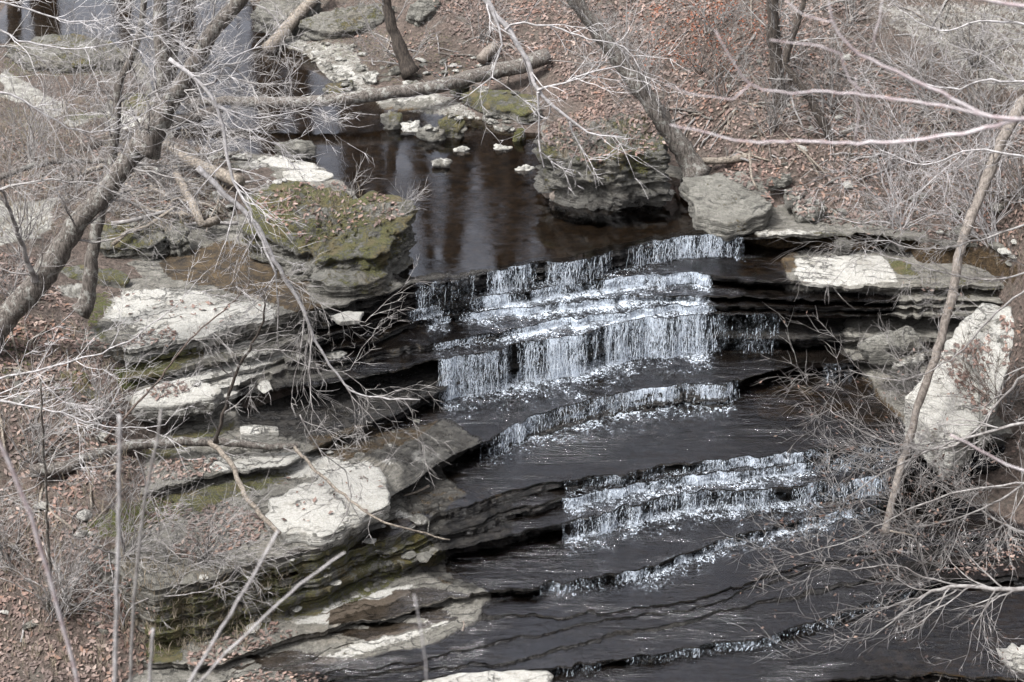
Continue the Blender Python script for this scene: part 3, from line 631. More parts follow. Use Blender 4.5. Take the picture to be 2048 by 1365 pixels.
# near hillside under the overlook and ground out to the horizon
def patch(name, xs_, ys_, f, mat):
    gx, gy = np.meshgrid(xs_, ys_); gz = f(gx, gy)
    V = np.stack([gx.ravel(), gy.ravel(), gz.ravel()], 1)
    z0 = np.zeros(len(V))
    o = mesh_obj(name, V, gridf(len(ys_), len(xs_)), mat, None, True, {'pale': z0, 'moss': z0, 'wet': z0}); tag(o, kind='structure'); return o
patch('near_hillside', np.arange(-60, 61, 1.5), np.arange(-14, 20.1, .5), lambda x, y: np.clip(15.2 - 1.02 * np.maximum(y, 0), -4.2, 15.2) + .18 * fbm(x * .5, y * .5, 0, 81, 3) - .1, M['soil'])
def farz(x, y):
    r = np.hypot(x, y)
    return -6 + np.clip((r - 130) * .12, 0, 30) + 3 * fbm(x * .01, y * .01, 0, 82, 3)
patch('land', np.arange(-1200, 1201, 40), np.arange(-1200, 1201, 40), farz, M['soil'])

# ------------------------------------------------------------------ boulders
ROCKPTS = []
def rock(name, label, poly, thick, dome=.08, taper=-.06, rough=.05, strata=.03, lift=0.0, moss=0.0, pale=0.0, wet=0.0, brown=0.0, cat='rock', group=None, n=120, seed=0, belly=0.0):
    """poly: the rim of the top face as picture points with heights (u, v, z); thick: down to the underside"""
    W = [at(p[0], p[1], p[2] + lift) for p in poly]; c = sum(W, Vector()) / len(W)
    W = sorted(W, key=lambda p: math.atan2(p.y - c.y, p.x - c.x))
    m = len(W); seg = []
    for i_ in range(m):
        a, b = W[i_], W[(i_ + 1) % m]
        k = max(2, int(n * (b - a).length / sum((W[(q + 1) % m] - W[q]).length for q in range(m))))
        for t in range(k):
            q_ = a.lerp(b, t / k); q_ = c + (q_ - c) * (1 + .13 * float(fbm(q_.x * 2.5, q_.y * 2.5, seed * 3.3, 97, 4)) + .07 * float(vn(math.floor(math.atan2(q_.y - c.y, q_.x - c.x) * 4.1), seed * 1.0, 0, 98))); seg.append(q_)
    P = np.array([tuple(p) for p in seg])
    P = .5 * P + .25 * (np.roll(P, 1, 0) + np.roll(P, -1, 0))
    nn = len(P); C = np.array(tuple(c)); size = float(np.linalg.norm(P - C, axis=1).mean())
    res = max(6, min(30, int(size / .05)))
    rings = []
    for k in range(res + 1):
        r = (k + .6) / (res + .6)
        Q = C + (P - C) * r; Q[:, 2] += dome * (1 - r ** 3); rings.append(Q)
    ns = max(4, min(34, int(thick / .04)))
    rg = random.Random(seed + 5)
    for k in range(1, ns + 1):
        t = k / ns; Q = P.copy(); f = 1 + taper * t + belly * math.sin(math.pi * t) + strata * (rg.random() - .5) * 2 / max(size, .3)
        if t > .85: f *= 1 - (t - .85) * 1.2
        Q[:, :2] = C[:2] + (P[:, :2] - C[:2]) * f; Q[:, 2] = P[:, 2] - thick * t
        rings.append(Q)
    V = np.concatenate(rings)
    Nn = V - (C - np.array([0, 0, thick * .5])); Nn /= np.linalg.norm(Nn, axis=1)[:, None] + 1e-6
    s_ = seed * 1.37; k1 = 1.4 / max(size, .12)
    rd = 1 - np.abs(fbm(V[:, 0] * 3.1 + s_, V[:, 1] * 3.1, V[:, 2] * 4.5, 94, 4)) * 3.2
    stp = vn(V[:, 0] * 2.1 + s_, V[:, 1] * 2.1, np.floor(V[:, 2] * 9 + fbm(V[:, 0], V[:, 1], 0, 96, 2) * 1.5) * 3.7, 95)
    d = -.55 * rough * np.clip(rd, 0, 1) ** 3 + stp * (strata + rough * .25) * (np.arange(len(V)) >= nn * (res + 1)) * 1.0 + fbm(V[:, 0] * k1 + s_, V[:, 1] * k1, V[:, 2] * k1 * 2, 91, 4) * rough * 1.7 + fbm(V[:, 0] * 7 + s_, V[:, 1] * 7, V[:, 2] * 14, 92, 3) * rough * .55
    V = V + Nn * d[:, None]
    F = []
    nr_ = len(rings)
    for a in range(nr_ - 1):
        for b in range(nn):
            F.append((a * nn + b, a * nn + (b + 1) % nn, (a + 1) * nn + (b + 1) % nn, (a + 1) * nn + b))
    F = [f[::-1] for f in F]
    F.append(tuple(range(nn))); F.append(tuple((nr_ - 1) * nn + b for b in range(nn))[::-1])
    up = np.concatenate([np.ones(nn * (res + 1)), np.linspace(.8, 0, ns).repeat(nn)])
    L = np.array(tuple(C - np.array([0, 0, thick]))); ones = np.ones(len(V))
    big = fbm(V[:, 0] * 1.3, V[:, 1] * 1.3, V[:, 2], 93, 3)
    at_ = {'moss': np.clip(moss * (.35 + .65 * up) + .35 * big * (moss > 0), 0, 1), 'pale': np.clip(pale * (.5 + .5 * up), 0, 1) * ones,
           'wet': np.clip(wet + (1 - up) ** 3 * .35, 0, 1) * ones, 'brown': brown * ones}
    o = mesh_obj(name, V - L, F, M['boulder'], None, True, at_)
    me = o.data
    o.location = L
    tag(o, label, cat, group)
    add_bvh(V, F)
    return o

rock('boulder', 'large moss-topped boulder standing between the white shelf and the upper pool', [(500, 395, 1.0), (560, 372, 1.05), (660, 372, 1.1), (740, 385, 1.1), (800, 412, 1.05), (822, 440, .95), (800, 470, .85), (730, 505, .75), (640, 520, .6), (560, 495, .6), (500, 455, .75), (488, 420, .9)], 1.2, .12, -.06, .20, .07, moss=.58, cat='boulder', n=180, seed=1)
rock('boulder', 'flat mossy block tucked under the front of the moss-topped boulder', [(622, 535, .38), (690, 522, .40), (770, 522, .40), (782, 545, .36), (740, 570, .3), (660, 572, .3), (625, 556, .34)], .42, .05, -.08, .06, .05, moss=.4, cat='boulder', seed=2)
rock('boulder', 'huge leaf-covered boulder beside the pool with a dark layered face', [(1086, 285, 1.15), (1110, 258, 1.25), (1170, 238, 1.45), (1240, 228, 1.6), (1300, 240, 1.6), (1318, 280, 1.4), (1320, 305, 1.2), (1240, 318, 1.15), (1160, 320, 1.05), (1100, 310, 1.0)], 1.42, .16, .0, .18, .05, moss=.45, wet=.42, cat='boulder', n=180, seed=3, belly=.04)
rock('boulder', 'big grey angular block at the pool edge under the leaning trunk', [(1368, 352, .62), (1440, 342, .72), (1505, 338, .78), (1528, 372, .65), (1552, 400, .55), (1530, 425, .45), (1465, 448, .3), (1400, 438, .28), (1380, 395, .45)], .45, .03, -.04, .05, .02, moss=.22, pale=.25, cat='boulder', n=140, seed=4)
rock('boulder', 'small grey stone lying against the right side of the big angular block', [(1525, 365, .55), (1550, 348, .62), (1582, 346, .62), (1590, 356, .58), (1560, 368, .5), (1530, 374, .48)], .16, .04, -.1, .05, .01, pale=.3, seed=5)
rock('boulder', 'pale rounded stone in the leaves right of the angular block', [(1568, 378, .4), (1600, 370, .42), (1620, 380, .4), (1600, 400, .34), (1575, 402, .32)], .25, .06, -.1, .06, .01, pale=.4, seed=6)
rock('boulder', 'pale lumpy boulder at the foot of the leafy right bank', [(1588, 400, .32), (1620, 390, .38), (1650, 400, .36), (1655, 418, .28), (1630, 432, .2), (1595, 428, .2)], .32, .06, -.1, .07, .01, pale=.45, seed=7)
rock('block', 'pale square-cut block standing in the dark hollow under the strata', [(478, 853, -1.05), (512, 848, -1.0), (552, 855, -1.0), (556, 864, -1.06), (515, 868, -1.08), (480, 866, -1.1)], .46, .0, .0, .02, .0, pale=.95, seed=8, cat='boulder')
rock('rock_slab', 'broad white tilted slab at the centre left dappled with twig shadows', [(540, 1000, -1.72), (600, 968, -1.66), (690, 935, -1.6), (755, 935, -1.6), (782, 985, -1.62), (776, 1006, -1.66), (735, 1028, -1.70), (700, 1055, -1.74), (625, 1075, -1.78), (560, 1068, -1.78), (535, 1035, -1.76)], .34, .03, -.05, .03, .03, lift=.14, pale=.92, moss=.10, cat='rock slab', n=160, seed=9)
rock('rock_slab', 'thick blunt-ended slab covered in leaves among the left strata', [(262, 790, -.55), (310, 768, -.5), (370, 757, -.48), (425, 765, -.5), (442, 780, -.54), (420, 795, -.6), (340, 812, -.68), (275, 815, -.7)], .34, .03, -.03, .03, .03, pale=.75, cat='rock slab', n=140, seed=10)
rock('boulder', 'large pale leaning boulder behind the dead pole on the right', [(1815, 800, -1.15), (1850, 745, -.85), (1880, 705, -.6), (1930, 705, -.55), (1955, 760, -.8), (1962, 830, -1.2), (1940, 880, -1.5), (1890, 885, -1.55), (1850, 850, -1.45), (1830, 820, -1.3)], .9, .05, -.12, .05, .02, pale=.85, cat='boulder', n=140, seed=11)
rock('boulder', 'pointed pale rock wedge rising behind the leaning boulder on the right', [(1890, 690, -.5), (1925, 645, -.1), (1975, 600, .25), (2020, 615, .3), (2032, 660, .1), (2010, 740, -.35), (1990, 830, -.9), (1965, 840, -1.0), (1960, 740, -.5)], .9, .04, -.15, .05, .02, pale=.62, cat='boulder', n=140, seed=12)
rock('boulder', 'long pale rock half under the twigs left of the leaning boulder', [(1760, 715, -1.35), (1800, 700, -1.3), (1850, 700, -1.25), (1850, 722, -1.35), (1800, 732, -1.42)], .35, .06, -.1, .06, .02, pale=.5, seed=13)
rock('boulder', 'olive rounded rock at the right end of the dark hollow', [(1715, 690, -1.05), (1760, 665, -.95), (1830, 655, -.85), (1850, 675, -.95), (1800, 700, -1.1), (1740, 705, -1.15)], .35, .08, -.1, .07, .02, pale=.3, moss=.15, seed=14)
# stones in and by the pool
PS = [('mossy grey boulder standing alone in the pool below the fallen log', [(762, 232, .32), (780, 222, .35), (802, 228, .32), (800, 240, .25), (775, 244, .22)], .4, .45, .3),
 ('grey block with a white corner in the middle of the pool', [(863, 319, .16), (882, 314, .2), (902, 320, .16), (903, 328, .12), (868, 331, .1)], .22, 0, .55),
 ('white pointed stone above the grey block in the pool', [(903, 295, .06), (918, 291, .08), (941, 298, .05), (930, 304, .03), (908, 303, .03)], .15, 0, 1.0),
 ('small white flat stone near the right end of the pool', [(985, 292, .05), (1005, 290, .06), (1027, 294, .05), (1015, 300, .03), (990, 299, .03)], .12, 0, 1.0),
 ('low white stone beside the huge leaf-covered boulder', [(1030, 338, .05), (1050, 333, .06), (1068, 335, .05), (1055, 342, .03), (1034, 342, .03)], .14, 0, .9),
 ('large mossy boulder at the tip of the stony bar', [(876, 240, .42), (898, 226, .5), (920, 228, .48), (930, 245, .35), (918, 262, .2), (885, 258, .25)], .5, .62, .1),
 ('grey-green boulder at the waterline of the stony bar', [(834, 258, .28), (850, 248, .33), (870, 252, .32), (890, 262, .22), (885, 272, .15), (845, 272, .14)], .38, .35, .35),
 ('small upright mossy stone at the edge of the stony bar', [(1028, 262, .25), (1038, 254, .3), (1048, 258, .28), (1042, 275, .12), (1030, 275, .12)], .3, .7, .1),
 ('pale jumbled stone at the left end of the stony bar', [(800, 248, .15), (820, 238, .18), (842, 244, .16), (835, 258, .08), (808, 258, .08)], .25, .05, .8),
 ('mossy lump resting on the far shore under the fallen log', [(900, 172, .42), (920, 166, .46), (938, 172, .42), (930, 184, .32), (908, 184, .32)], .4, .6, .1),
 ('flat white stone lying in shallow water right of the cut log', [(1318, 385, .03), (1335, 380, .04), (1350, 384, .04), (1340, 390, .02), (1322, 390, .02)], .1, 0, 1.0),
 ('moss-capped rock left of the fallen log on the far shore', [(650, 172, .2), (680, 160, .28), (708, 160, .28), (705, 175, .18), (670, 184, .12)], .3, .55, .2),
 ('pale tilted slab leaning on the far shore near the leaning sapling', [(724, 150, .3), (738, 142, .36), (752, 150, .32), (752, 165, .18), (738, 168, .15)], .15, 0, .7),
 ('long grey stone pointing at the foot of the leaning sapling', [(765, 150, .2), (790, 136, .3), (808, 136, .3), (800, 146, .22), (775, 156, .15)], .15, .1, .45)]
for k, (lb, poly, th, ms, pl) in enumerate(PS):
    rock('stone', lb, poly, th, .04, -.05, .06, .02, lift=-.015, moss=ms, pale=pl * .8, wet=.12, cat='stone', n=48, seed=20 + k)
rock('rock_slab', 'white flat slab at the left shore behind the moss-topped boulder', [(520, 322, .10), (560, 312, .12), (630, 328, .10), (640, 336, .08), (600, 340, .08), (550, 332, .08)], .12, .01, -.03, .02, .01, pale=.85, cat='rock slab', seed=40)
rock('rock_slab', 'white slab nearest the moss-topped boulder on the left shore', [(560, 345, .12), (600, 338, .14), (655, 340, .14), (666, 352, .1), (640, 362, .08), (580, 362, .08)], .14, .01, -.03, .02, .01, pale=1.0, cat='rock slab', seed=41)
rock('boulder', 'grey-green boulder at the left shore beyond the white slabs', [(545, 290, .3), (580, 280, .36), (620, 282, .34), (635, 293, .25), (610, 302, .18), (560, 302, .18)], .32, .05, -.1, .06, .02, moss=.25, pale=.35, seed=42)
rock('rock_ledge', 'long moss-edged ledge overhanging the far shore right of the fallen log', [(930, 190, .38), (950, 175, .42), (1010, 180, .45), (1075, 190, .5), (1082, 215, .4), (1040, 228, .32), (980, 215, .3)], .28, .04, .02, .05, .04, moss=.55, cat='rock ledge', n=130, seed=43)
rock('boulder', 'big mossy grey slab at the top edge left of the leaning sapling', [(500, 22, .6), (520, 0, .8), (600, -8, .9), (648, 5, .8), (640, 28, .55), (575, 42, .5)], .6, .08, -.05, .09, .04, moss=.35, pale=.2, n=120, seed=44)
rock('boulder', 'broad green-grey rock at the top behind the leaning sapling', [(600, 45, .55), (660, 15, .8), (740, 5, .95), (790, 15, .9), (770, 45, .6), (700, 60, .5), (630, 62, .45)], .5, .1, -.05, .1, .04, moss=.4, pale=.15, n=120, seed=45)
rock('boulder', 'grey boulder at the top right of the leaning sapling', [(815, 20, 1.0), (840, -10, 1.2), (880, -5, 1.2), (875, 15, 1.0), (840, 38, .85)], .6, .08, -.05, .09, .03, moss=.1, n=90, seed=46)
rock('boulder', 'dark mossy boulder with a lichen-grey face on the lower left slope', [(85, 755, -.15), (120, 738, -.02), (165, 745, -.05), (200, 775, -.25), (205, 800, -.45), (160, 812, -.55), (105, 800, -.4)], .6, .08, -.05, .1, .03, moss=.65, n=110, seed=47)
rock('boulder', 'mossy layered outcrop at the upper left behind the twigs', [(20, 95, .55), (90, 68, .7), (170, 66, .7), (235, 90, .6), (245, 115, .45), (160, 128, .4), (60, 130, .4)], .6, .1, 0, .1, .08, moss=.5, n=150, seed=48)
rock('rock_ledge', 'moss-covered stepped ledge below the driftwood pile', [(180, 462, .55), (240, 445, .62), (310, 448, .6), (330, 470, .5), (300, 492, .4), (220, 495, .4)], .45, .03, .02, .06, .06, moss=.62, cat='rock ledge', n=130, seed=49)
rock('boulder', 'mossy cracked block at the right end of the stepped ledge', [(320, 450, .55), (345, 438, .6), (368, 445, .58), (375, 475, .42), (350, 490, .32), (325, 480, .38)], .45, .04, -.03, .07, .04, moss=.4, seed=50)
rock('rock_ledge', 'long low moss-covered block lying on the pale shelf by the trunks', [(110, 540, .36), (160, 532, .38), (230, 540, .32), (262, 552, .28), (258, 566, .22), (200, 560, .25), (130, 556, .3)], .26, .03, -.02, .05, .03, moss=.65, cat='rock ledge', seed=51)
rock('rock_slab', 'long white slab lying in the water along the bottom edge', [(838, 1362, -3.28), (930, 1345, -3.28), (1105, 1340, -3.28), (1116, 1352, -3.28), (1080, 1395, -3.3), (850, 1400, -3.3)], .24, .01, -.02, .02, .02, pale=1.0, cat='rock slab', n=130, seed=52)
rock('boulder', 'white boulder at the bottom right edge of the brown pool', [(1992, 1305, -3.4), (2020, 1292, -3.3), (2070, 1290, -3.2), (2110, 1320, -3.3), (2060, 1340, -3.45), (2010, 1325, -3.45)], .5, .08, -.05, .06, .02, pale=1.0, seed=53)
rock('boulder', 'dark square rock sticking out of the leafy slope upper right', [(1748, 142, 2.3), (1775, 138, 2.35), (1790, 150, 2.25), (1775, 158, 2.15), (1752, 154, 2.2)], .3, .02, -.05, .04, .02, wet=.25, seed=54)
rock('boulder', 'mossy green stone beside the log on the lower left slope', [(130, 960, -1.3), (150, 945, -1.2), (178, 950, -1.25), (180, 975, -1.45), (150, 988, -1.5)], .4, .05, -.05, .06, .02, moss=.8, seed=55)
rock('boulder', 'moss-topped lump between the lower left ledges', [(285, 1030, -1.95), (320, 1018, -1.85), (365, 1025, -1.9), (390, 1040, -2.0), (350, 1050, -2.05), (300, 1048, -2.05)], .3, .05, -.05, .05, .02, moss=.75, seed=56)
rock('rock_ledge', 'mossy tongue of layered rock ending among leaves at the lower left', [(270, 1090, -2.15), (330, 1072, -2.08), (400, 1085, -2.1), (410, 1098, -2.18), (340, 1115, -2.3), (275, 1112, -2.3)], .26, .03, 0, .05, .04, moss=.5, pale=.2, cat='rock ledge', seed=57)
rock('boulder', 'small dark stone hidden under the right overhang', [(1665, 478, -.12), (1690, 474, -.1), (1712, 482, -.12), (1705, 496, -.2), (1675, 498, -.22)], .4, .04, -.1, .05, .02, moss=.3, wet=.5, seed=58)
rock('stone', 'pale flat stone by the strata just right of the white shelf', [(660, 632, .06), (690, 622, .06), (725, 625, .06), (720, 640, .05), (680, 644, .05)], .1, .01, -.02, .02, .01, pale=.9, cat='stone', seed=59)
# scattered small stones on the gravel bar, the far shore and the right bank
bvh = BVHTree.FromPolygons(BV, BF)
def drop(x, y, z=9.0):
    h = bvh.ray_cast(Vector((x, y, z)), Vector((0, 0, -1)))
    return (h[0], h[1]) if h[0] is not None else (None, None)
def stone_mesh(seed):
    rg = random.Random(seed); bm = bmesh.new()
    for _ in range(16):
        v = Vector((rg.gauss(0, 1), rg.gauss(0, 1), rg.gauss(0, 1))).normalized(); bm.verts.new((v.x * 1.0, v.y * .75, v.z * .38))
    bmesh.ops.convex_hull(bm, input=bm.verts)
    bmesh.ops.bevel(bm, geom=bm.edges[:], offset=.07, segments=1, affect='EDGES')
    me = bpy.data.meshes.new('small_stone'); bm.to_mesh(me); bm.free()
    return me
PALES = {}
protos = []
for k in range(8):
    me = stone_mesh(300 + k)
    for a, val in (('moss', .0 if k % 3 else .35), ('pale', (.2, .45, .65, .3)[k % 4]), ('wet', 0), ('brown', 0)):
        t = me.attributes.new(a, 'FLOAT', 'POINT'); t.data.foreach_set('value', np.full(len(me.vertices), val, dtype=np.float32))
    me.materials.append(M['boulder']); protos.append(me)
SC = [([(640, 80), (720, 90), (760, 150), (700, 190), (640, 130), (560, 110)], 60, .05, .16, 'small pale stones strewn on the far shore below the rocks', 'stones strewn on the far shore'),
      ([(800, 235), (900, 225), (1000, 230), (1080, 280), (1000, 265), (900, 262), (820, 262)], 50, .05, .17, 'small flat stones heaped on the stony bar in the pool', 'stones on the stony bar'),
      ([(700, 100), (900, 90), (1080, 160), (1060, 200), (900, 175), (760, 175)], 45, .06, .2, 'small stones scattered below the leafy bank behind the fallen log', 'stones behind the fallen log'),
      ([(360, 300), (560, 290), (620, 330), (560, 370), (420, 350)], 45, .04, .13, 'small chips of pale stone on the left shore of the pool', 'stone chips on the left shore'),
      ([(1350, 60), (1700, 60), (1900, 420), (1650, 440), (1450, 300)], 40, .05, .17, 'stones poking from the leaves of the right bank', 'stones in the leafy right bank'),
      ([(1650, 440), (1900, 380), (2048, 420), (2048, 600), (1900, 540)], 14, .1, .3, 'grey stones under the twigs at the right', 'stones under the right-hand twigs')]
SC += [([(300, 740), (620, 660), (700, 700), (560, 780), (320, 860)], 22, .07, .24, 'loose shale slabs lying on the upper left ledges', 'loose slabs on the upper left ledges'),
       ([(380, 1130), (780, 1030), (900, 1040), (880, 1130), (600, 1230), (380, 1300)], 40, .06, .24, 'loose shale slabs lying on the lower left ledges', 'loose slabs on the lower left ledges'),
       ([(620, 870), (860, 840), (760, 930), (620, 930)], 10, .05, .14, 'small loose stones on the olive shelf left of the slanting cascade', 'stones on the olive shelf'),
       ([(240, 330), (480, 330), (500, 460), (200, 470)], 24, .07, .22, 'rocks caught among the driftwood by the leaning tree', 'rocks in the driftwood'),
       ([(0, 700), (220, 760), (260, 1300), (0, 1320)], 26, .06, .2, 'stones showing through the leaves of the left slope', 'stones on the left slope')]
for poly, cnt, s0, s1, lb, gp in SC:
    us = [p[0] for p in poly]; vs = [p[1] for p in poly]; k = 0; tries = 0
    while k < cnt and tries < cnt * 60:
        tries += 1
        u, v = rng.uniform(min(us), max(us)), rng.uniform(min(vs), max(vs))
        if not inpoly(np.array([u]), np.array([v]), poly)[0]: continue
        p0 = at(u, v, 1.0); hp, hn = drop(p0.x, p0.y)
        x, y, w = ray(u, v); h = bvh.ray_cast(Vector((0, 0, CAMZ)), Vector((x, y, w)).normalized())
        if h[0] is None or (abs(h[1].z) < .75 and 'slab' in lb): continue
        o = bpy.data.objects.new('small_stone', rng.choice(protos)); COL.objects.link(o)
        s = s0 + (s1 - s0) * rng.random() ** 2
        o.location = h[0] + Vector((0, 0, s * .12)); fl = 'slab' in lb; o.scale = (s, s * (rng.uniform(.8, 1.4)), s * (rng.uniform(.35, .6) if fl else rng.uniform(.8, 1.5))); tl_ = .08 if fl else .3; o.rotation_euler = (rng.uniform(-tl_, tl_), rng.uniform(-tl_, tl_), rng.uniform(0, 6.3))
        tag(o, lb, 'stone', gp); k += 1

# ------------------------------------------------------------------ leaf litter
LEAFP = [([(860, -30), (1720, -30), (1760, 130), (1850, 180), (2100, 230), (2300, 300), (2300, 520), (2048, 520), (1830, 462), (1640, 445), (1560, 420), (1420, 335), (1330, 300), (1310, 240), (1200, 215), (1120, 200), (1100, 130), (980, 110), (890, 60)], 1.0),
 ([(1080, 290), (1110, 245), (1240, 205), (1320, 230), (1310, 300), (1170, 325)], 1.8),
 ([(-300, 500), (60, 510), (110, 570), (200, 690), (330, 650), (360, 680), (250, 700), (210, 740), (240, 780), (260, 830), (200, 870), (280, 900), (260, 960), (160, 1000), (200, 1100), (300, 1200), (300, 1340), (200, 1400), (-300, 1400)], 1.0),
 ([(290, 790), (330, 765), (370, 765), (380, 785), (320, 805)], .8), ([(300, 850), (350, 840), (360, 870), (300, 880)], .7), ([(360, 695), (400, 690), (400, 710), (365, 712)], .8),
 ([(270, 940), (420, 915), (450, 945), (300, 975), (250, 985)], .9), ([(330, 1100), (380, 1030), (460, 1010), (530, 1040), (545, 1075), (460, 1110), (400, 1130)], 1.1),
 ([(240, 1060), (330, 1000), (400, 1030), (360, 1080)], .5), ([(370, 1310), (560, 1240), (560, 1262), (620, 1270), (480, 1330), (380, 1345)], 1.0), ([(430, 1380), (560, 1320), (640, 1320), (660, 1365), (600, 1400)], 1.0),
 ([(500, 380), (660, 360), (790, 400), (820, 440), (700, 470), (640, 500), (540, 450)], .42), ([(640, 540), (720, 530), (730, 550), (650, 555)], .5), ([(1900, 690), (1970, 680), (1985, 850), (1950, 800)], .9), ([(2010, 640), (2300, 600), (2300, 900), (2020, 800)], .8),
 ([(330, 370), (450, 380), (420, 450), (280, 440), (240, 350)], .5), ([(0, 250), (350, 300), (350, 360), (0, 400)], .25), ([(560, 960), (780, 930), (770, 1020), (600, 1075), (540, 1010)], .05), ([(220, 590), (540, 610), (400, 690), (240, 700)], .05), ([(1860, 700), (1990, 680), (1985, 860), (1950, 820), (1900, 740)], .6), ([(700, 80), (900, 60), (1000, 180), (800, 140)], .22), ([(1880, 1150), (2300, 900), (2300, 1160)], .4)]
LV, LF = [], []
rl = np.random.RandomState(5)
def put_leaf(p, nrm, s, LV, LF):
    n = Vector(nrm) + Vector((rl.normal(0, .28), rl.normal(0, .28), .0)); n.normalize()
    a = Vector((rl.normal(), rl.normal(), 0)); t = (a - n * a.dot(n)).normalized(); b = n.cross(t)
    c = p + n * (.012 + .03 * rl.rand()); k = rl.uniform(-.1, .35) * s; w = s * rl.uniform(.42, .62); o = len(LV)
    LV += [tuple(c - t * s), tuple(c - t * s * .15 + b * w + n * k), tuple(c + t * s + n * k * .4), tuple(c + t * .2 * s - b * w + n * k)]
    LF += [(o, o + 1, o + 2), (o, o + 2, o + 3)]
nleaf = 0
for poly, dn in LEAFP:
    W = [at(u, v, 1.0 if v < 500 else -1.5) for u, v in poly]
    x0, x1 = min(p.x for p in W) - 1, max(p.x for p in W) + 1; y0, y1 = min(p.y for p in W) - 2.5, max(p.y for p in W) + 2
    x0, x1 = max(x0, -16), min(x1, 20)
    cnt = int((x1 - x0) * (y1 - y0) * 300 * dn)
    X = rl.uniform(x0, x1, cnt); Y = rl.uniform(y0, y1, cnt)
    pts, nrm = [], []
    for x, y in zip(X, Y):
        hp, hn = drop(x, y)
        if hp is not None: pts.append(hp); nrm.append(hn)
    P = np.array([tuple(p) for p in pts]); u, v = proj(P)
    wv = fbm(P[:, 0] * 1.2, P[:, 1] * 1.2, 0, 77, 4)
    ok = inpoly(u + wv * 30, v + wv * 15, poly) & (wv * 1.4 + rl.uniform(-.5, .5, len(u)) > -.48)
    for q in np.nonzero(ok)[0]:
        if pts[q].z < .03 and 200 < v[q] < 480 and u[q] > 400 and pts[q].z > -.8 and u[q] < 1560: continue
        s_ = .028 + .044 * rl.rand() ** 1.5
        if abs(nrm[q].z) < .3: continue
        put_leaf(pts[q], nrm[q] if nrm[q].z > 0 else -nrm[q], s_, LV, LF); nleaf += 1
print('leaves', nleaf)
o = mesh_obj('leaf_litter', LV, np.array(LF), M['leaf']); tag(o, kind='stuff')

# ------------------------------------------------------------------ trees and branches
class MB:
    def __init__(s): s.v = []; s.f = []
    def tube(s, pts, rad, sides=5, cap=True):
        n = len(pts)
        if n < 2: return
        o = len(s.v)
        t0 = (pts[1] - pts[0]).normalized(); ref = Vector((0, 0, 1)) if abs(t0.z) < .9 else Vector((1, 0, 0))
        a = t0.cross(ref).normalized()
        for i in range(n):
            t = (pts[min(i + 1, n - 1)] - pts[max(i - 1, 0)])
            if t.length < 1e-9: t = t0.copy()
            t.normalize(); a = (a - t * a.dot(t))
            if a.length < 1e-6: a = t.orthogonal()
            a.normalize(); b = t.cross(a)
            for k in range(sides):
                th = 2 * math.pi * k / sides; p = pts[i] + (a * math.cos(th) + b * math.sin(th)) * rad[i]
                s.v.append((p.x, p.y, p.z))
            if i:
                for k in range(sides):
                    k2 = (k + 1) % sides; s.f.append((o + (i - 1) * sides + k, o + (i - 1) * sides + k2, o + i * sides + k2, o + i * sides + k))
        if cap:
            s.f.append(tuple(o + k for k in range(sides))[::-1]); s.f.append(tuple(o + (n - 1) * sides + k for k in range(sides)))
def smooth_path(P, step, jit=0.0, rg=rng):
    out = []
    m = len(P)
    for i in range(m - 1):
        p0, p1, p2, p3 = P[max(i - 1, 0)], P[i], P[i + 1], P[min(i + 2, m - 1)]
        k = max(1, int((p2 - p1).length / step))
        for t in range(k):
            q = t / k
            c = .5 * ((2 * p1) + (-p0 + p2) * q + (2 * p0 - 5 * p1 + 4 * p2 - p3) * q * q + (-p0 + 3 * p1 - 3 * p2 + p3) * q ** 3)
            if jit and (i or t): c = c + Vector((rg.gauss(0, jit), rg.gauss(0, jit), rg.gauss(0, jit)))
            out.append(c)
    out.append(P[-1]); return out
def grow(mb, p, d, L, r, lvl, rg, up=.02, spread=.75, kids=(3, 6), tips=None, flat=None, wig=.16):
    seg = max(3, min(12, int(L / .13))); st = L / seg; pts = [p.copy()]; rad = [r]; d = d.normalized()
    for i in range(seg):
        d = d + Vector((rg.gauss(0, wig), rg.gauss(0, wig * .8), rg.gauss(0, wig) + up)); d.normalize()
        pts.append(pts[-1] + d * st); rad.append(r * (1 - .75 * (i + 1) / seg))
    mb.tube(pts, rad, 4 if r > .012 else 3, cap=False)
    if tips is not None: tips.append(pts[-1])
    if lvl <= 0: return
    n = rg.randint(*kids)
    for _ in range(n):
        i = rg.randint(max(1, seg // 5), seg); q = pts[i]; t = (pts[i] - pts[i - 1]).normalized()
        ax = Vector((rg.gauss(0, 1), rg.gauss(0, .7), rg.gauss(0, 1))); ax = (ax - t * ax.dot(t)).normalized()
        nd = (t + ax * rg.uniform(.5, 1.0) * spread * 1.2)
        grow(mb, q, nd, L * rg.uniform(.35, .65), max(.0042, rad[i] * .62), lvl - 1, rg, up, spread, kids, tips, flat, wig)
def limb(mb, px, Y, r, rg, twigs=8, tl=1.0, lvl=2, up=.02, sides=7, jit=.0, kids=(3, 5), tips=None, t0=0.1, spread=.75, bark=False, step=.15):
    """px: picture points, Y: distances (one per point or a pair)"""
    m = len(px)
    if not hasattr(Y, '__len__'): Y = (Y, Y)
    Ys = Y if len(Y) == m else [Y[0] + (Y[1] - Y[0]) * i / (m - 1) for i in range(m)]
    P = smooth_path([atY(u, v, y) for (u, v), y in zip(px, Ys)], step, jit, rg)
    n = len(P); rad = [r[0] + (r[1] - r[0]) * i / (n - 1) for i in range(n)]
    if bark: rad = [q * (1 + .05 * math.sin(i * 1.3 + r[0] * 99) + rg.uniform(-.05, .05) + .55 * math.exp(-i * step / (r[0] * 1.6)) + (.16 if rg.random() < .05 else 0)) for i, q in enumerate(rad)]
    if mb is not None: mb.tube(P, rad, sides)
    return P, rad
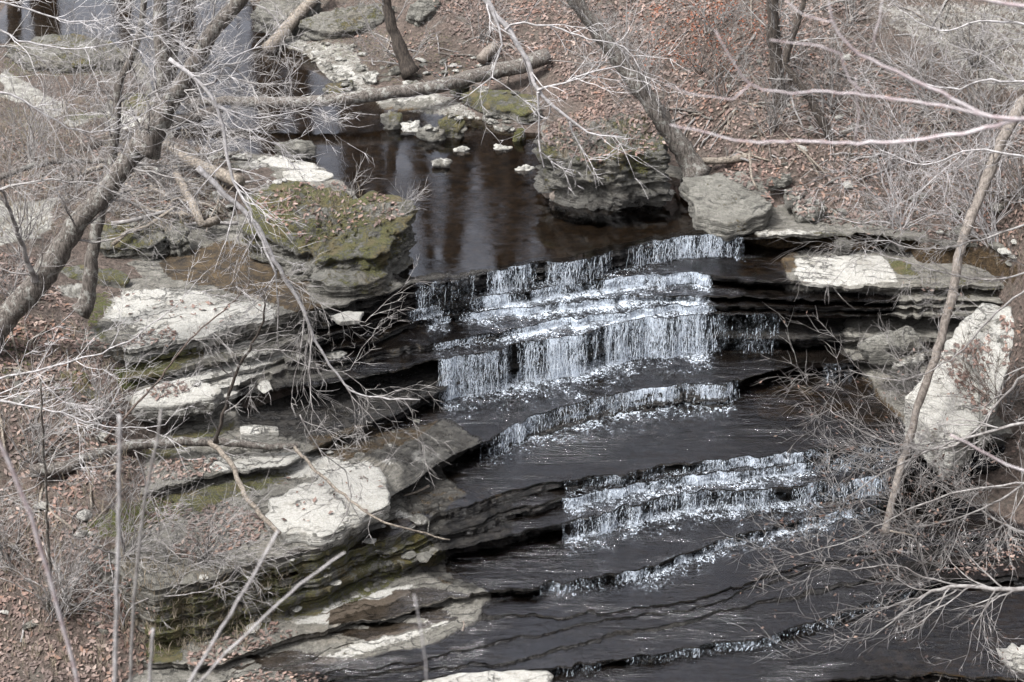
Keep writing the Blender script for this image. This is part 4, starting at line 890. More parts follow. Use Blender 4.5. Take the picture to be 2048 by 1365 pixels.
def twig_on(mb, P, rad, n, tl, lvl, rg, up=.02, kids=(3, 5), tips=None, t0=.1, spread=.75, bias=None):
    m = len(P)
    for _ in range(n):
        i = rg.randint(max(1, int(m * t0)), m - 1); t = (P[i] - P[i - 1]).normalized()
        ax = Vector((rg.gauss(0, 1), rg.gauss(0, .6), rg.gauss(0, 1))); ax = (ax - t * ax.dot(t)).normalized()
        d = t * .7 + ax * rg.uniform(.4, 1.0)
        if bias: d += Vector(bias)
        grow(mb, P[i], d, tl * rg.uniform(.5, 1.2), max(.005, min(rad[i] * .55, .005 + .010 * tl)), lvl, rg, up, spread, kids, tips)
def finish(root, bm, tm, bark, twig):
    if bm is not None and bm.v: part('trunk', bm.v, bm.f, bark, root)
    if tm is not None and tm.v: part('crown', tm.v, tm.f, twig, root, smooth=False)
def tree(label, stems, bark, twig, seed, name='bare_tree', cat='tree', group=None):
    """stems: dicts px, Y, r, n (twigs), tl, lvl"""
    rg = random.Random(seed); bm, tm = MB(), MB(); base = None
    for s in stems:
        P, rad = limb(bm if s.get('main', True) else tm, s['px'], s['Y'], s['r'], rg, sides=s.get('sides', 10), bark=s.get('bark', True), jit=s.get('jit', .012), step=s.get('step', .15))
        if base is None: base = P[0]
        if s.get('n'): twig_on(tm, P, rad, s['n'], s.get('tl', 1.2), s.get('lvl', 2), rg, s.get('up', .02), s.get('kids', (3, 5)), None, s.get('t0', .1), s.get('spread', .75), s.get('bias'))
    root = empty(name, tuple(base)); tag(root, label, cat, group); finish(root, bm, tm, M[bark], M[twig]); return root

# left leaning tree, its forks
tree('thick grey tree leaning right from the left edge and forking upward', [
 dict(px=[(-60, 740), (0, 650), (80, 560), (160, 440), (220, 375), (285, 275), (318, 225), (330, 170), (322, 90), (318, -30)], Y=(31.0, 31.8), r=(.24, .11), n=25, tl=1.6, lvl=3, t0=.4, sides=14),
 dict(px=[(292, 300), (340, 205), (395, 120), (430, 60), (480, 0), (510, -40)], Y=(31.3, 31.0), r=(.17, .11), n=19, tl=1.5, lvl=3, sides=12),
 dict(px=[(330, 190), (345, 110), (352, 45)], Y=(31.7, 31.9), r=(.12, .09), sides=8),
 dict(px=[(70, 560), (40, 480), (20, 420), (0, 380)], Y=(31, 30), r=(.05, .02), n=8, tl=1.3, main=False)], 'bark', 'twig', 1)
tree('slim grey tree with a mossy foot rising beside the thick leaning tree', [
 dict(px=[(160, 625), (176, 590), (188, 500), (200, 420), (222, 340), (232, 250), (240, 170), (275, 80), (290, -20)], Y=(32.2, 33.0), r=(.13, .05), n=14, tl=1.2, lvl=3, t0=.3)], 'bark', 'twig', 2)
tree('pale slender branch arching down across the left of the pool', [
 dict(px=[(338, 118), (385, 155), (435, 212), (452, 290), (465, 360), (500, 420), (540, 520), (552, 548)], Y=(29, 28), r=(.035, .018), n=16, tl=1.2, lvl=2, main=True, bark=False, sides=6),
 dict(px=[(435, 212), (480, 240), (515, 275), (560, 290)], Y=(28.7, 28.5), r=(.018, .006), n=6, tl=.8, main=False, sides=4),
 dict(px=[(438, 212), (500, 235), (560, 230), (620, 218)], Y=(28.7, 28.5), r=(.014, .005), n=6, tl=.8, main=False, sides=4)], 'twig_pale', 'twig_pale', 3, 'hanging_branch', 'branch')
tree('long pale bough sweeping down over the left strata to the dark hollow', [
 dict(px=[(395, 335), (450, 390), (513, 450), (548, 520), (590, 590), (622, 660), (640, 700), (700, 780), (760, 795), (840, 800)], Y=(29, 28.2), r=(.05, .008), n=13, tl=1.3, lvl=2, bark=False, sides=6, up=-.03, t0=.3, bias=(.3, 0, -.4)),
 dict(px=[(560, 545), (620, 590), (680, 625), (730, 645)], Y=(28.6, 28.2), r=(.014, .005), n=7, tl=.8, main=False, sides=4, up=-.02),
 dict(px=[(552, 540), (555, 620), (560, 700), (640, 740), (700, 740)], Y=(28.6, 28.2), r=(.014, .005), n=7, tl=.8, main=False, sides=4, up=-.02)], 'twig_pale', 'twig', 4, 'hanging_branch', 'branch')
tree('pale lichened bough dropping from the top centre over the fallen log', [
 dict(px=[(960, -20), (995, 30), (1030, 80), (1055, 120), (1068, 165), (1085, 195), (1120, 225), (1160, 255), (1200, 272), (1250, 275)], Y=(27.5, 27), r=(.05, .008), n=10, tl=.8, lvl=1, bark=False, sides=7),
 dict(px=[(1076, 180), (1130, 165), (1190, 145), (1240, 135), (1255, 112), (1240, 95)], Y=(27.2, 26.8), r=(.018, .006), n=10, tl=.9, lvl=1, main=False, sides=5),
 dict(px=[(1012, 60), (1050, 45), (1120, 60), (1180, 80), (1250, 95), (1285, 150)], Y=(27.4, 27), r=(.018, .006), n=10, tl=1.0, lvl=1, main=False, sides=5),
 dict(px=[(985, 25), (1000, 60), (1002, 90), (990, 130), (983, 155), (940, 190), (918, 200)], Y=(27.4, 27), r=(.02, .005), n=8, tl=.7, lvl=1, main=False, sides=5),
 dict(px=[(983, 155), (1020, 180), (1050, 205), (1065, 222)], Y=(27.1, 27), r=(.008, .004), n=3, tl=.5, main=False, sides=4),
 dict(px=[(1076, 185), (1078, 240), (1080, 300), (1088, 335)], Y=(27.2, 27.2), r=(.016, .01), n=4, tl=.5, main=False, sides=5),
 dict(px=[(1140, 245), (1155, 290), (1180, 318), (1210, 320)], Y=(27.1, 27), r=(.012, .005), n=6, tl=.7, lvl=1, main=False, sides=4)], 'twig_pale', 'twig_pale', 5, 'hanging_branch', 'branch')
tree('stout grey trunk leaning left from behind the angular block', [
 dict(px=[(1392, 350), (1372, 310), (1330, 250), (1290, 190), (1245, 130), (1200, 70), (1150, 0), (1120, -60)], Y=(38.8, 39.5), r=(.21, .14), n=20, tl=1.5, lvl=3, sides=14)], 'bark', 'twig', 6)
tree('dark slender trunk with a crooked fork on the right bank', [
 dict(px=[(1692, 332), (1660, 270), (1620, 200), (1585, 150), (1568, 130), (1590, 60), (1605, 10), (1610, -40)], Y=(38.6, 39.2), r=(.11, .045), n=14, tl=1.2, lvl=2)], 'bark_dark', 'twig', 7)
tree('straight dark trunk left of the crooked forked one', [
 dict(px=[(1580, 262), (1562, 200), (1552, 120), (1545, 40), (1542, -40)], Y=(39.8, 40), r=(.17, .11), n=16, tl=1.4, lvl=3)], 'bark_dark', 'twig', 8)
tree('brown leaning sapling on the far shore behind the fallen log', [
 dict(px=[(822, 148), (808, 120), (795, 80), (778, 30), (768, -40)], Y=(45, 45.2), r=(.16, .10), n=12, tl=1.5, lvl=3)], 'bark_dark', 'twig', 9)
tree('dead leaning pole propped across the pale boulder at right', [
 dict(px=[(1770, 1068), (1785, 1000), (1806, 920), (1840, 800), (1875, 700), (1905, 590), (1925, 480), (1960, 390), (2010, 270), (2045, 200)], Y=(29.6, 33.5), r=(.06, .10), n=8, tl=.8, lvl=2)], 'weathered', 'twig', 10, 'dead_pole', 'dead tree')
tree('thin dark sapling standing before the hollow left of the pale block', [
 dict(px=[(432, 885), (455, 800), (480, 730), (520, 660), (530, 600)], Y=(29, 28.5), r=(.035, .015), n=12, tl=1.0, lvl=2)], 'bark_dark', 'twig', 11, 'sapling', 'tree')
tree('thin upright sapling with a speckled stem on the lower left slope', [
 dict(px=[(97, 1262), (98, 1150), (94, 1050), (90, 960), (84, 860), (80, 760)], Y=(27, 26.5), r=(.03, .015), n=10, tl=1.0, lvl=2)], 'bark', 'twig', 12, 'sapling', 'tree')
tree('dark sapling slanting through the middle of the left strata', [
 dict(px=[(210, 880), (300, 780), (340, 730), (380, 680), (470, 600), (500, 560)], Y=(28.5, 28), r=(.022, .008), n=12, tl=1.0, lvl=2)], 'twig_dark', 'twig', 13, 'sapling', 'tree')
XB = [('long pale bough crossing the left edge above the leaf slope', [(-60, 775), (0, 757), (113, 732), (240, 690), (342, 620), (370, 590)], 28, (.02, .006), 12, 1.0),
 ('pale crooked bough reaching right over the mossy boulder at left', [(-60, 790), (0, 800), (120, 826), (171, 843), (240, 857), (330, 850)], 27.5, (.022, .006), 14, 1.1),
 ('pale bough arching across the upper left corner', [(-60, 20), (0, 62), (60, 85), (150, 98), (270, 80), (330, 68)], 28, (.018, .006), 16, 1.2),
 ('grey bough hanging over the mossy outcrop at upper left', [(-60, 90), (30, 95), (90, 125), (120, 175), (125, 215)], 28, (.018, .006), 12, 1.1),
 ('pale bough bending down from the left edge to the white stream bed', [(-60, 180), (20, 190), (90, 230), (160, 262), (250, 250), (330, 200)], 28.5, (.02, .007), 18, 1.2),
 ('grey bough running low across the tangle from the left edge', [(-60, 400), (40, 370), (120, 360), (200, 372), (290, 420), (310, 450)], 28.5, (.022, .006), 16, 1.0),
 ('bare bough curling over the lowest left ledges', [(230, 1330), (250, 1240), (285, 1200), (370, 1190), (440, 1170), (480, 1130)], 26.8, (.02, .005), 14, .9),
 ('bare bough with hooked tip by the bottom left sapling', [(-60, 1000), (0, 996), (70, 975), (110, 940), (105, 915), (150, 890)], 27, (.014, .006), 12, .8),
 ('thin bough trailing down through the leafy lower left', [(270, 905), (290, 960), (300, 1000), (320, 1050), (300, 1110)], 27.5, (.014, .005), 10, .8),
 ('pale thin bough over the top left rapids', [(-60, -10), (60, 20), (160, 45), (230, 30), (290, -10)], 28, (.016, .006), 14, 1.2),
 ('slender bough above the water left of the log', [(300, 190), (370, 160), (430, 150), (500, 165), (555, 175)], 28.5, (.014, .005), 16, 1.0),
 ('slender bough hanging in front of the white tilted slab', [(600, 830), (640, 900), (690, 940), (700, 1010), (660, 1080)], 27.8, (.012, .005), 10, .8)]
for k, (lb, px, Y, r, n_, tl) in enumerate(XB):
    tree(lb, [dict(px=px, Y=Y, r=r, n=n_, tl=tl, lvl=2, bark=False, sides=6, main=True)], 'twig_pale' if 'pale' in lb else 'twig', 'twig_pale' if 'pale' in lb else 'twig', 200 + k, 'hanging_branch', 'branch')
# right side beech boughs with withered leaves
def leafy(root_label, stems, seed, nleaf_, name='leafy_bough', cat='branch', twig='twig'):
    rg = random.Random(seed); tm = MB(); bm = MB(); tips = []; base = None
    for s in stems:
        P, rad = limb(bm, s['px'], s['Y'], s['r'], rg, sides=6, jit=.012)
        if base is None: base = P[0]
        twig_on(tm, P, rad, s['n'], s['tl'], s.get('lvl', 2), rg, s.get('up', .0), (3, 5), tips, s.get('t0', .1), .75, s.get('bias'))
    root = empty(name, tuple(base)); tag(root, root_label, cat)
    part('limb', bm.v, bm.f, M[twig], root); part('twigs', tm.v, tm.f, M[twig], root, False)
    if nleaf_:
        V, F = [], []
        for _ in range(nleaf_):
            p = rg.choice(tips); put_leaf(p + Vector((rg.gauss(0, .04), rg.gauss(0, .04), rg.gauss(-.03, .04))), (rg.gauss(0, 1), rg.gauss(0, 1), rg.gauss(0, .4)), rg.uniform(.02, .045), V, F)
        l = part('foliage', V, F, M['leaf'], root, False)
leafy('pale beech bough spreading left over the lower falls from the right', [dict(px=[(2100, 830), (1960, 870), (1850, 905), (1760, 950), (1690, 1000)], Y=(27, 28), r=(.03, .008), n=14, tl=1.5, bias=(-.8, 0, 0)),
 dict(px=[(2100, 960), (1900, 990), (1800, 1030), (1700, 1080), (1600, 1110)], Y=(27, 28), r=(.02, .006), n=12, tl=1.2, bias=(-.8, 0, -.1))], 21, 160)
leafy('grey beech bough with a forked end low at the right edge', [dict(px=[(2100, 1170), (2030, 1180), (1920, 1172), (1850, 1190), (1800, 1230), (1745, 1275)], Y=(27, 27.5), r=(.05, .008), n=16, tl=1.3, bias=(-.4, 0, 0)),
 dict(px=[(1990, 1182), (1950, 1250), (1935, 1310)], Y=(27, 27), r=(.012, .005), n=6, tl=.7),
 dict(px=[(1920, 1172), (1850, 1155), (1790, 1130), (1700, 1140), (1640, 1130)], Y=(27.3, 27.5), r=(.016, .005), n=10, tl=1.0, bias=(-.5, 0, .1))], 22, 160)
leafy('fan of brown-leaved twigs over the dark water at lower right', [dict(px=[(2100, 930), (2000, 1000), (1900, 1040), (1800, 1060)], Y=(27.5, 28), r=(.025, .006), n=12, tl=1.3, lvl=3),
 dict(px=[(2080, 1080), (1990, 1040), (1900, 980)], Y=(27.5, 28), r=(.03, .006), n=11, tl=1.2, lvl=3), dict(px=[(1860, 1170), (1830, 1080), (1780, 1000), (1760, 940)], Y=(27.8, 28), r=(.016, .006), n=10, tl=1.0)], 23, 420, twig='twig')
leafy('pale twiggy bough crossing the big pale boulder at right', [dict(px=[(2100, 700), (2000, 800), (1930, 880), (1850, 900), (1740, 870), (1660, 820)], Y=(27.5, 28.5), r=(.028, .006), n=18, tl=1.2, bias=(-.4, 0, 0)),
 dict(px=[(2100, 540), (1980, 640), (1900, 720), (1800, 760), (1700, 740)], Y=(28, 29), r=(.02, .006), n=14, tl=1.1, bias=(-.4, 0, 0))], 24, 60)
leafy('long pale bough reaching left above the right overhang', [dict(px=[(2100, 430), (1960, 480), (1850, 500), (1760, 480), (1700, 490)], Y=(29, 30), r=(.022, .006), n=18, tl=1.3, bias=(-.4, 0, 0)),
 dict(px=[(2100, 520), (2000, 560), (1900, 550), (1800, 520), (1730, 500)], Y=(29, 30), r=(.018, .006), n=14, tl=1.1, bias=(-.4, 0, 0))], 25, 40)
leafy('pale bough fanning over the leafy slope at the right edge', [dict(px=[(2100, 170), (1980, 160), (1900, 180), (1820, 160)], Y=(28, 29), r=(.022, .006), n=14, tl=1.2), dict(px=[(2100, 330), (1950, 300), (1850, 330), (1760, 300)], Y=(29, 30), r=(.022, .006), n=16, tl=1.3),
 dict(px=[(2100, 60), (1980, 40), (1880, 60), (1800, 20)], Y=(28, 29), r=(.022, .006), n=10, tl=1.2)], 26, 0, twig='twig_pale')
# bushes: many thin stems from one foot
def bush(label, u, v, z, n, h, seed, twig='twig', lean=(0, 0), lvl=2, group=None, r=.014, spread=.9):
    rg = random.Random(seed); mb = MB(); p = at(u, v, z)
    hp, hn = drop(p.x, p.y)
    if hp is not None: p = hp
    for _ in range(n):
        d = Vector((rg.gauss(lean[0], spread * .55), rg.gauss(lean[1], .35), 1.0))
        grow(mb, p + Vector((rg.gauss(0, .08), rg.gauss(0, .08), -.03)), d, h * rg.uniform(.6, 1.15), r * rg.uniform(.6, 1.2), lvl, rg, -.02, .7, (3, 6), None, None, .15)
    root = empty('bare_bush', tuple(p)); tag(root, label, 'bush', group)
    part('stems', mb.v, mb.f, M[twig], root, False)
BU = [('grey thicket on the upper right slope below the crooked trunk', 1660, 240, 1.4, 9, 1.9, (-.1, 0)), ('grey thicket at the top right corner', 1950, 120, 3.0, 10, 2.0, (-.2, 0)), ('thin thicket between the leaning trunk and the straight dark trunk', 1440, 210, 1.2, 8, 1.7, (.1, 0)),
 ('twiggy thicket right of the crooked dark trunk', 1780, 330, .9, 10, 1.9, (-.1, 0)), ('fine thicket at the right edge beside the pale bush', 2040, 400, 1.0, 11, 2.2, (-.3, 0)), ('low thicket on the left slope under the pale boughs', 60, 900, -.8, 9, 1.4, (.2, 0)), ('thin thicket at the left edge of the lower slope', 20, 1120, -2.1, 9, 1.5, (.2, 0)),
 ('thin thicket on the leaf mound at the left edge', 30, 600, .5, 7, 1.3, (.1, 0)), ('fine thicket above the mossy stepped ledge', 230, 420, .3, 8, 1.4, (.2, 0)), ('fine thicket hanging over the top left pool', 330, 120, .1, 7, 2.0, (.3, 0)), ('dense grey bush spilling over the left end of the pool', 400, 312, .1, 7, 1.6, (.6, 0)), ('tangled grey bush behind the thick leaning tree', 290, 335, .2, 8, 1.7, (.1, 0)),
 ('bare bush at the far left by the white stream bed', 60, 330, .15, 9, 2.0, (.2, 0)), ('bare bush between the two left trunks and the driftwood', 140, 400, .2, 8, 1.8, (0, 0)),
 ('airy bush beyond the mossy outcrop at upper left', 150, 190, .1, 7, 2.0, (.3, 0)), ('low bush left of the slim mossy-footed tree', 50, 480, .4, 10, 1.6, (.3, 0)),
 ('wispy bush above the driftwood pile', 330, 400, .2, 9, 1.5, (.2, 0)),
 ('bare bush on the slope below the mossy boulder at left', 190, 860, -.8, 8, 1.2, (.2, 0)), ('wispy bush in front of the lower left ledges', 250, 1180, -2.5, 10, 1.6, (.5, -.2)),
 ('tangle of thin stems in the bottom left corner', 120, 1290, -3.0, 12, 1.5, (.3, -.1)), 
 ('fine-stemmed bush over the mossy strata at lower left', 400, 1200, -2.6, 9, 1.4, (.6, -.1)),
 ('pale bush on the right bank above the overhang', 1800, 440, .2, 12, 2.0, (-.2, 0)), ('pale bush at the right edge above the rock wedge', 1990, 470, .3, 14, 2.4, (-.2, 0)),
 ('grey bush on the mid slope at the right edge', 1960, 330, 1.1, 12, 2.2, (-.3, 0)), ('grey bush below the clay slope at upper right', 1850, 240, 1.7, 9, 1.8, (-.2, 0)),
 ('thin bush at the foot of the straight dark trunk', 1540, 290, .8, 8, 1.4, (-.2, 0)), ('wispy bush behind the leaf-covered boulder', 1270, 190, .7, 9, 1.6, (-.2, 0)),
 ('thin bush at the top of the leafy slope', 1420, 90, 1.8, 8, 1.5, (-.1, 0)), ('fine bush left of the clay slope at the top', 1700, 90, 2.5, 8, 1.6, (0, 0)), ('thin grey bush at the top centre by the leaf bank', 960, 80, .6, 7, 1.4, (.1, 0)),
 ('bush on top of the rock wedge at right', 2040, 600, .3, 5, 1.2, (.2, 0)), ('brownish bush under the leaning boulder at right', 1970, 960, -2.4, 6, 1.2, (-.6, 0)), ('bush rooted left of the leaning boulder', 1850, 740, -1.4, 8, 1.1, (-.5, 0))]
for k, (lb, u, v, z, n, h, ln) in enumerate(BU):
    bush(lb, u, v, z, int(n * 1.7), h * 1.05, 500 + k, 'twig_dark' if 'brown' in lb else ('twig_pale' if 'pale' in lb.split()[0] else 'twig'), ln)
# dry sprigs on boulders
for k, (lb, u, v, z, n, h, ln) in enumerate([('dry sprigs on the pool side of the moss-topped boulder', 815, 430, 1.0, 12, .55, (.8, 0)), ('dry sprigs sprouting from the top of the moss-topped boulder', 700, 385, 1.1, 8, .6, (.1, 0)),
   ('hanging roots and sprigs over the face of the leaf-covered boulder', 1180, 290, 1.3, 12, .8, (.2, -.6)), ('dry sprigs at the left corner of the leaf-covered boulder', 1100, 290, 1.2, 8, .5, (-.5, -.3)), ('brown-leaved sprigs under the fallen branch at right edge', 1330, 60, 1.5, 10, 1.2, (0, 0))]):
    bush(lb, u, v, z, n, h, 600 + k, 'twig', ln, 1, r=.006)
# orange-leaved beech sapling on the right bank
rg = random.Random(77); V, F = [], []; bm = MB(); tips = []
base = at(1400, 150, 1.6)
for _ in range(9):
    grow(bm, base, Vector((rg.gauss(0, .8), rg.gauss(0, .5), .9)), 1.8, .016, 2, rg, -.03, .8, (4, 6), tips)
for _ in range(1500):
    p = rg.choice(tips); put_leaf(p + Vector((rg.gauss(0, .1), rg.gauss(0, .1), rg.gauss(-.03, .07))), (rg.gauss(0, 1), rg.gauss(0, 1), .4), rg.uniform(.02, .04), V, F)
root = empty('beech_sapling', tuple(base)); tag(root, 'low sapling still holding orange leaves on the right bank', 'tree')
part('stems', bm.v, bm.f, M['twig_dark'], root, False); part('foliage', V, F, M['red_leaf'], root, False)

# logs
def log(label, px, z, r, mat='bark', seed=0, name='fallen_log', cat='log', twigs=0, sides=12, tl=.5):
    rg = random.Random(seed); P = [at(u, v, q) for (u, v), q in zip(px, z)]
    P = smooth_path(P, .15, .012, rg); n = len(P); rad = [(r[0] + (r[1] - r[0]) * i / (n - 1)) * (1 + .05 * rg.uniform(-1, 1)) for i in range(n)]
    mb = MB(); mb.tube(P, rad, sides); root = empty(name, tuple(P[0])); tag(root, label, cat); part('trunk', mb.v, mb.f, M[mat], root)
    for _ in range(twigs):
        tm = MB(); twig_on(tm, P, rad, 1, tl, 1, rg); part('twig', tm.v, tm.f, M['twig'], root, False)
log('long grey log fallen across the upper end of the pool', [(370, 205), (450, 203), (560, 205), (680, 199), (780, 186), (880, 172), (960, 150), (1040, 132), (1095, 112)], [.35, .38, .45, .5, .55, .6, .65, .75, .9], (.10, .19), seed=1, twigs=8)
log('dark broken log slanting off the left end of the long log', [(440, 218), (380, 236), (320, 250), (240, 275), (160, 305)], [.3, .2, .2, .25, .3], (.13, .15), 'bark_dark', 2)
log('bleached broken log leaning into the stream at the top', [(535, 98), (560, 70), (585, 42), (630, -5), (650, -30)], [.1, .3, .5, .95, 1.2], (.17, .14), 'driftwood', 3)
log('bleached root snag hooked over the driftwood pile', [(352, 348), (372, 385), (392, 425), (402, 448), (435, 440)], [.9, .75, .6, .45, .4], (.08, .09), 'driftwood', 4, 'driftwood', 'driftwood')
log('brown driftwood log on top of the pile beside the leaning tree', [(310, 262), (360, 310), (420, 340), (480, 365)], [.7, .6, .5, .45], (.09, .14), 'driftwood', 5, 'driftwood', 'driftwood')
log('thin driftwood stick behind the leaning tree', [(130, 360), (170, 345), (210, 330), (260, 300)], [.4, .45, .5, .5], (.05, .07), 'driftwood', 6, 'driftwood', 'driftwood')
log('grey weathered branch lying across the tangle at left', [(0, 355), (80, 328), (150, 322), (250, 325), (330, 345)], [.9, .9, .8, .75, .7], (.06, .05), 'bark', 7, twigs=8)
log('mossy brown log lying along the slope above the white slab', [(60, 945), (130, 935), (180, 915), (270, 892), (380, 884), (480, 888), (560, 895), (600, 890)], [-1.0, -1.0, -1.0, -1.05, -1.1, -1.2, -1.3, -1.3], (.12, .05), 'bark', 8, twigs=8)
log('crooked brown branch running down over the white tilted slab', [(420, 886), (465, 930), (490, 990), (520, 1030), (560, 1068)], [-1.0, -1.0, -1.1, -1.3, -1.5], (.05, .04), 'driftwood', 9, 'fallen_branch', 'branch', twigs=6)
log('thin brown branch arching right across the white tilted slab', [(590, 895), (640, 950), (700, 1000), (770, 1045), (830, 1062), (900, 1080)], [-1.1, -1.0, -1.1, -1.2, -1.4, -1.6], (.035, .012), 'driftwood', 10, 'fallen_branch', 'branch', twigs=10)
log('short barkless stick lying under the overhang tip at centre left', [(800, 997), (830, 985), (858, 972)], [-2.2, -2.18, -2.16], (.02, .025), 'driftwood', 11, 'stick', 'stick')
log('leaning pale root arching over the roots on the right bank', [(1350, 300), (1370, 330), (1400, 322), (1450, 322), (1490, 315), (1535, 305)], [.5, .5, .5, .55, .6, .7], (.05, .09), 'driftwood', 12, 'fallen_branch', 'branch', twigs=5)
log('forked bare root standing over the angular block', [(1500, 305), (1502, 340), (1508, 370), (1515, 380)], [1.0, .95, .8, .7], (.03, .02), 'driftwood', 13, 'root', 'root')
log('grey log half sunk in leaves on the right slope', [(1680, 268), (1740, 245), (1800, 228), (1860, 222)], [1.35, 1.5, 1.6, 1.7], (.06, .08), 'bark', 14, twigs=6)
log('yellowish wood chunk by the far end of the long log', [(962, 120), (975, 105), (992, 92)], [.5, .6, .7], (.13, .12), 'cutwood', 15, 'log_chunk', 'log')
log('bare white branch standing in leaves behind the leaf-covered boulder', [(1142, 148), (1160, 118), (1180, 92)], [.5, .8, 1.1], (.05, .04), 'driftwood', 16, 'fallen_branch', 'branch', twigs=5)
log('pale stick lying in the water below the dead pole', [(1778, 1062), (1810, 1068), (1835, 1074)], [-3.2, -3.2, -3.2], (.02, .015), 'driftwood', 17, 'stick', 'stick')
log('small forked twig resting on the wet flat rock near the bottom', [(925, 1262), (928, 1250), (926, 1243)], [-3.2, -3.15, -3.1], (.02, .015), 'cutwood', 18, 'stick', 'stick')
for k, (px, z, lb) in enumerate([([(1112, 388), (1122, 390)], [.10, .10], 'round cut log end in the water below the leaf-covered boulder, the bigger one'), ([(1096, 382), (1108, 384)], [.12, .12], 'smaller cut log end left of the bigger one in the water')]):
    P = [at(u, v, q) for (u, v), q in zip(px, z)]; P[1] = P[0] + Vector((.05, -.12, .0)); P.insert(0, P[0] + Vector((-.03, .25, 0)))
    mb = MB(); mb.tube(P, [.17 - .03 * k] * 3, 16); root = empty('cut_log', tuple(P[0])); tag(root, lb, 'log'); part('trunk', mb.v, mb.f, M['cutwood'], root)
# driftwood and stick tangle
rg = random.Random(99)
STK = [([(230, 330), (450, 330), (480, 460), (280, 470)], 46, .6, 1.8, 'weathered stick in the driftwood pile beside the leaning tree', 'sticks of the driftwood pile'), ([(1320, 210), (1560, 230), (1560, 330), (1400, 330)], 26, .3, 1.2, 'bare stick lying on the roots and leaves above the angular block', 'sticks above the angular block'),
       ([(1300, 0), (1900, 0), (2048, 400), (1650, 420)], 60, .3, 1.5, 'fallen stick lying on the leaves of the right bank', 'sticks on the right bank'), ([(0, 560), (200, 700), (250, 1250), (0, 1300)], 50, .3, 1.3, 'fallen stick lying on the leaves of the left slope', 'sticks on the left slope'),
       ([(720, 70), (1050, 80), (1080, 170), (760, 160)], 26, .3, 1.3, 'fallen stick on the stony shore behind the long log', 'sticks behind the long log')]
for poly, cnt, l0, l1, lb, gp in STK:
    us = [p[0] for p in poly]; vs = [p[1] for p in poly]; k = 0
    while k < cnt:
        u, v = rg.uniform(min(us), max(us)), rg.uniform(min(vs), max(vs))
        if not inpoly(np.array([u]), np.array([v]), poly)[0]: continue
        x, y, w = ray(u, v); h = bvh.ray_cast(Vector((0, 0, CAMZ)), Vector((x, y, w)).normalized()); k += 1
        if h[0] is None: continue
        n = h[1] if h[1].z > 0 else -h[1]
        a = Vector((rg.gauss(0, 1), rg.gauss(0, .8), rg.gauss(0, .3))); t = (a - n * a.dot(n)).normalized(); L = rg.uniform(l0, l1)
        pile = 'pile' in gp
        off = rg.uniform(.03, .45) if pile else .04
        P = [h[0] + n * off + t * L * (s - .5) + Vector((rg.gauss(0, .02), rg.gauss(0, .02), rg.gauss(0, .02) + (rg.uniform(-.1, .1) if pile else 0))) for s in (0, .25, .5, .75, 1)]
        r = rg.uniform(.01, .03) * (1.6 if pile else 1)
        mb = MB(); mb.tube(P, [r, r, r * .9, r * .8, r * .5], 6); c = np.array(tuple(h[0]))
        o = mesh_obj('stick', np.array(mb.v) - c, mb.f, M[rg.choice(['driftwood', 'twig', 'bark'])], None, True); o.location = c; tag(o, lb, 'stick', gp)

# blurred saplings and boughs close to the overlook
NS = [('blurred pale sapling stem rising straight at the lower left', [(228, 1500), (230, 1365), (236, 1100), (240, 900), (238, 830)], 8.0, (.022, .010), 'twig_pale'),
 ('blurred grey stem just right of the straight pale stem', [(255, 1500), (268, 1200), (290, 1000), (318, 860), (322, 820)], 9.0, (.018, .009), 'twig'),
 ('blurred brown stem bending up at the far lower left', [(170, 1500), (155, 1365), (110, 1200), (60, 1030), (15, 920), (-20, 850)], 8.0, (.017, .012), 'twig_pink'),
 ('blurred stem slanting up to the white slab', [(330, 1480), (380, 1365), (460, 1230), (530, 1110), (556, 1062)], 8.0, (.018, .008), 'twig_pale'),
 ('blurred stem slanting furthest right at the lower left', [(340, 1450), (430, 1330), (500, 1262), (600, 1170), (690, 1105)], 8.5, (.018, .007), 'twig_pale'),
 ('short blurred stem tip near the bottom left', [(295, 1480), (300, 1365), (306, 1258)], 8.0, (.016, .009), 'twig_pale'),
 ('faint blurred stem tip near the bottom centre', [(865, 1480), (848, 1300), (828, 1190)], 7.0, (.007, .004), 'twig_pale')]
for k, (lb, px, Y, r, mt) in enumerate(NS):
    r = (r[0] * .8, r[1] * .8)
    P = [atY(u, v, Y) for u, v in px]; g = 15.2 - 1.02 * Y - .3
    P = smooth_path([Vector((P[0].x, P[0].y, g)), Vector((P[0].x, P[0].y, g * .4 + P[0].z * .6))][:1] + [Vector((P[0].x - (P[1].x - P[0].x) * .5, P[0].y, P[0].z - .5))] + P, .08, .002, rng); n = len(P)
    mb = MB(); mb.tube(P, [r[0] + (r[1] - r[0]) * i / (n - 1) for i in range(n)], 8)
    root = empty('sapling', tuple(P[0])); tag(root, lb, 'sapling', 'blurred saplings near the overlook'); part('stem', mb.v, mb.f, M[mt], root)
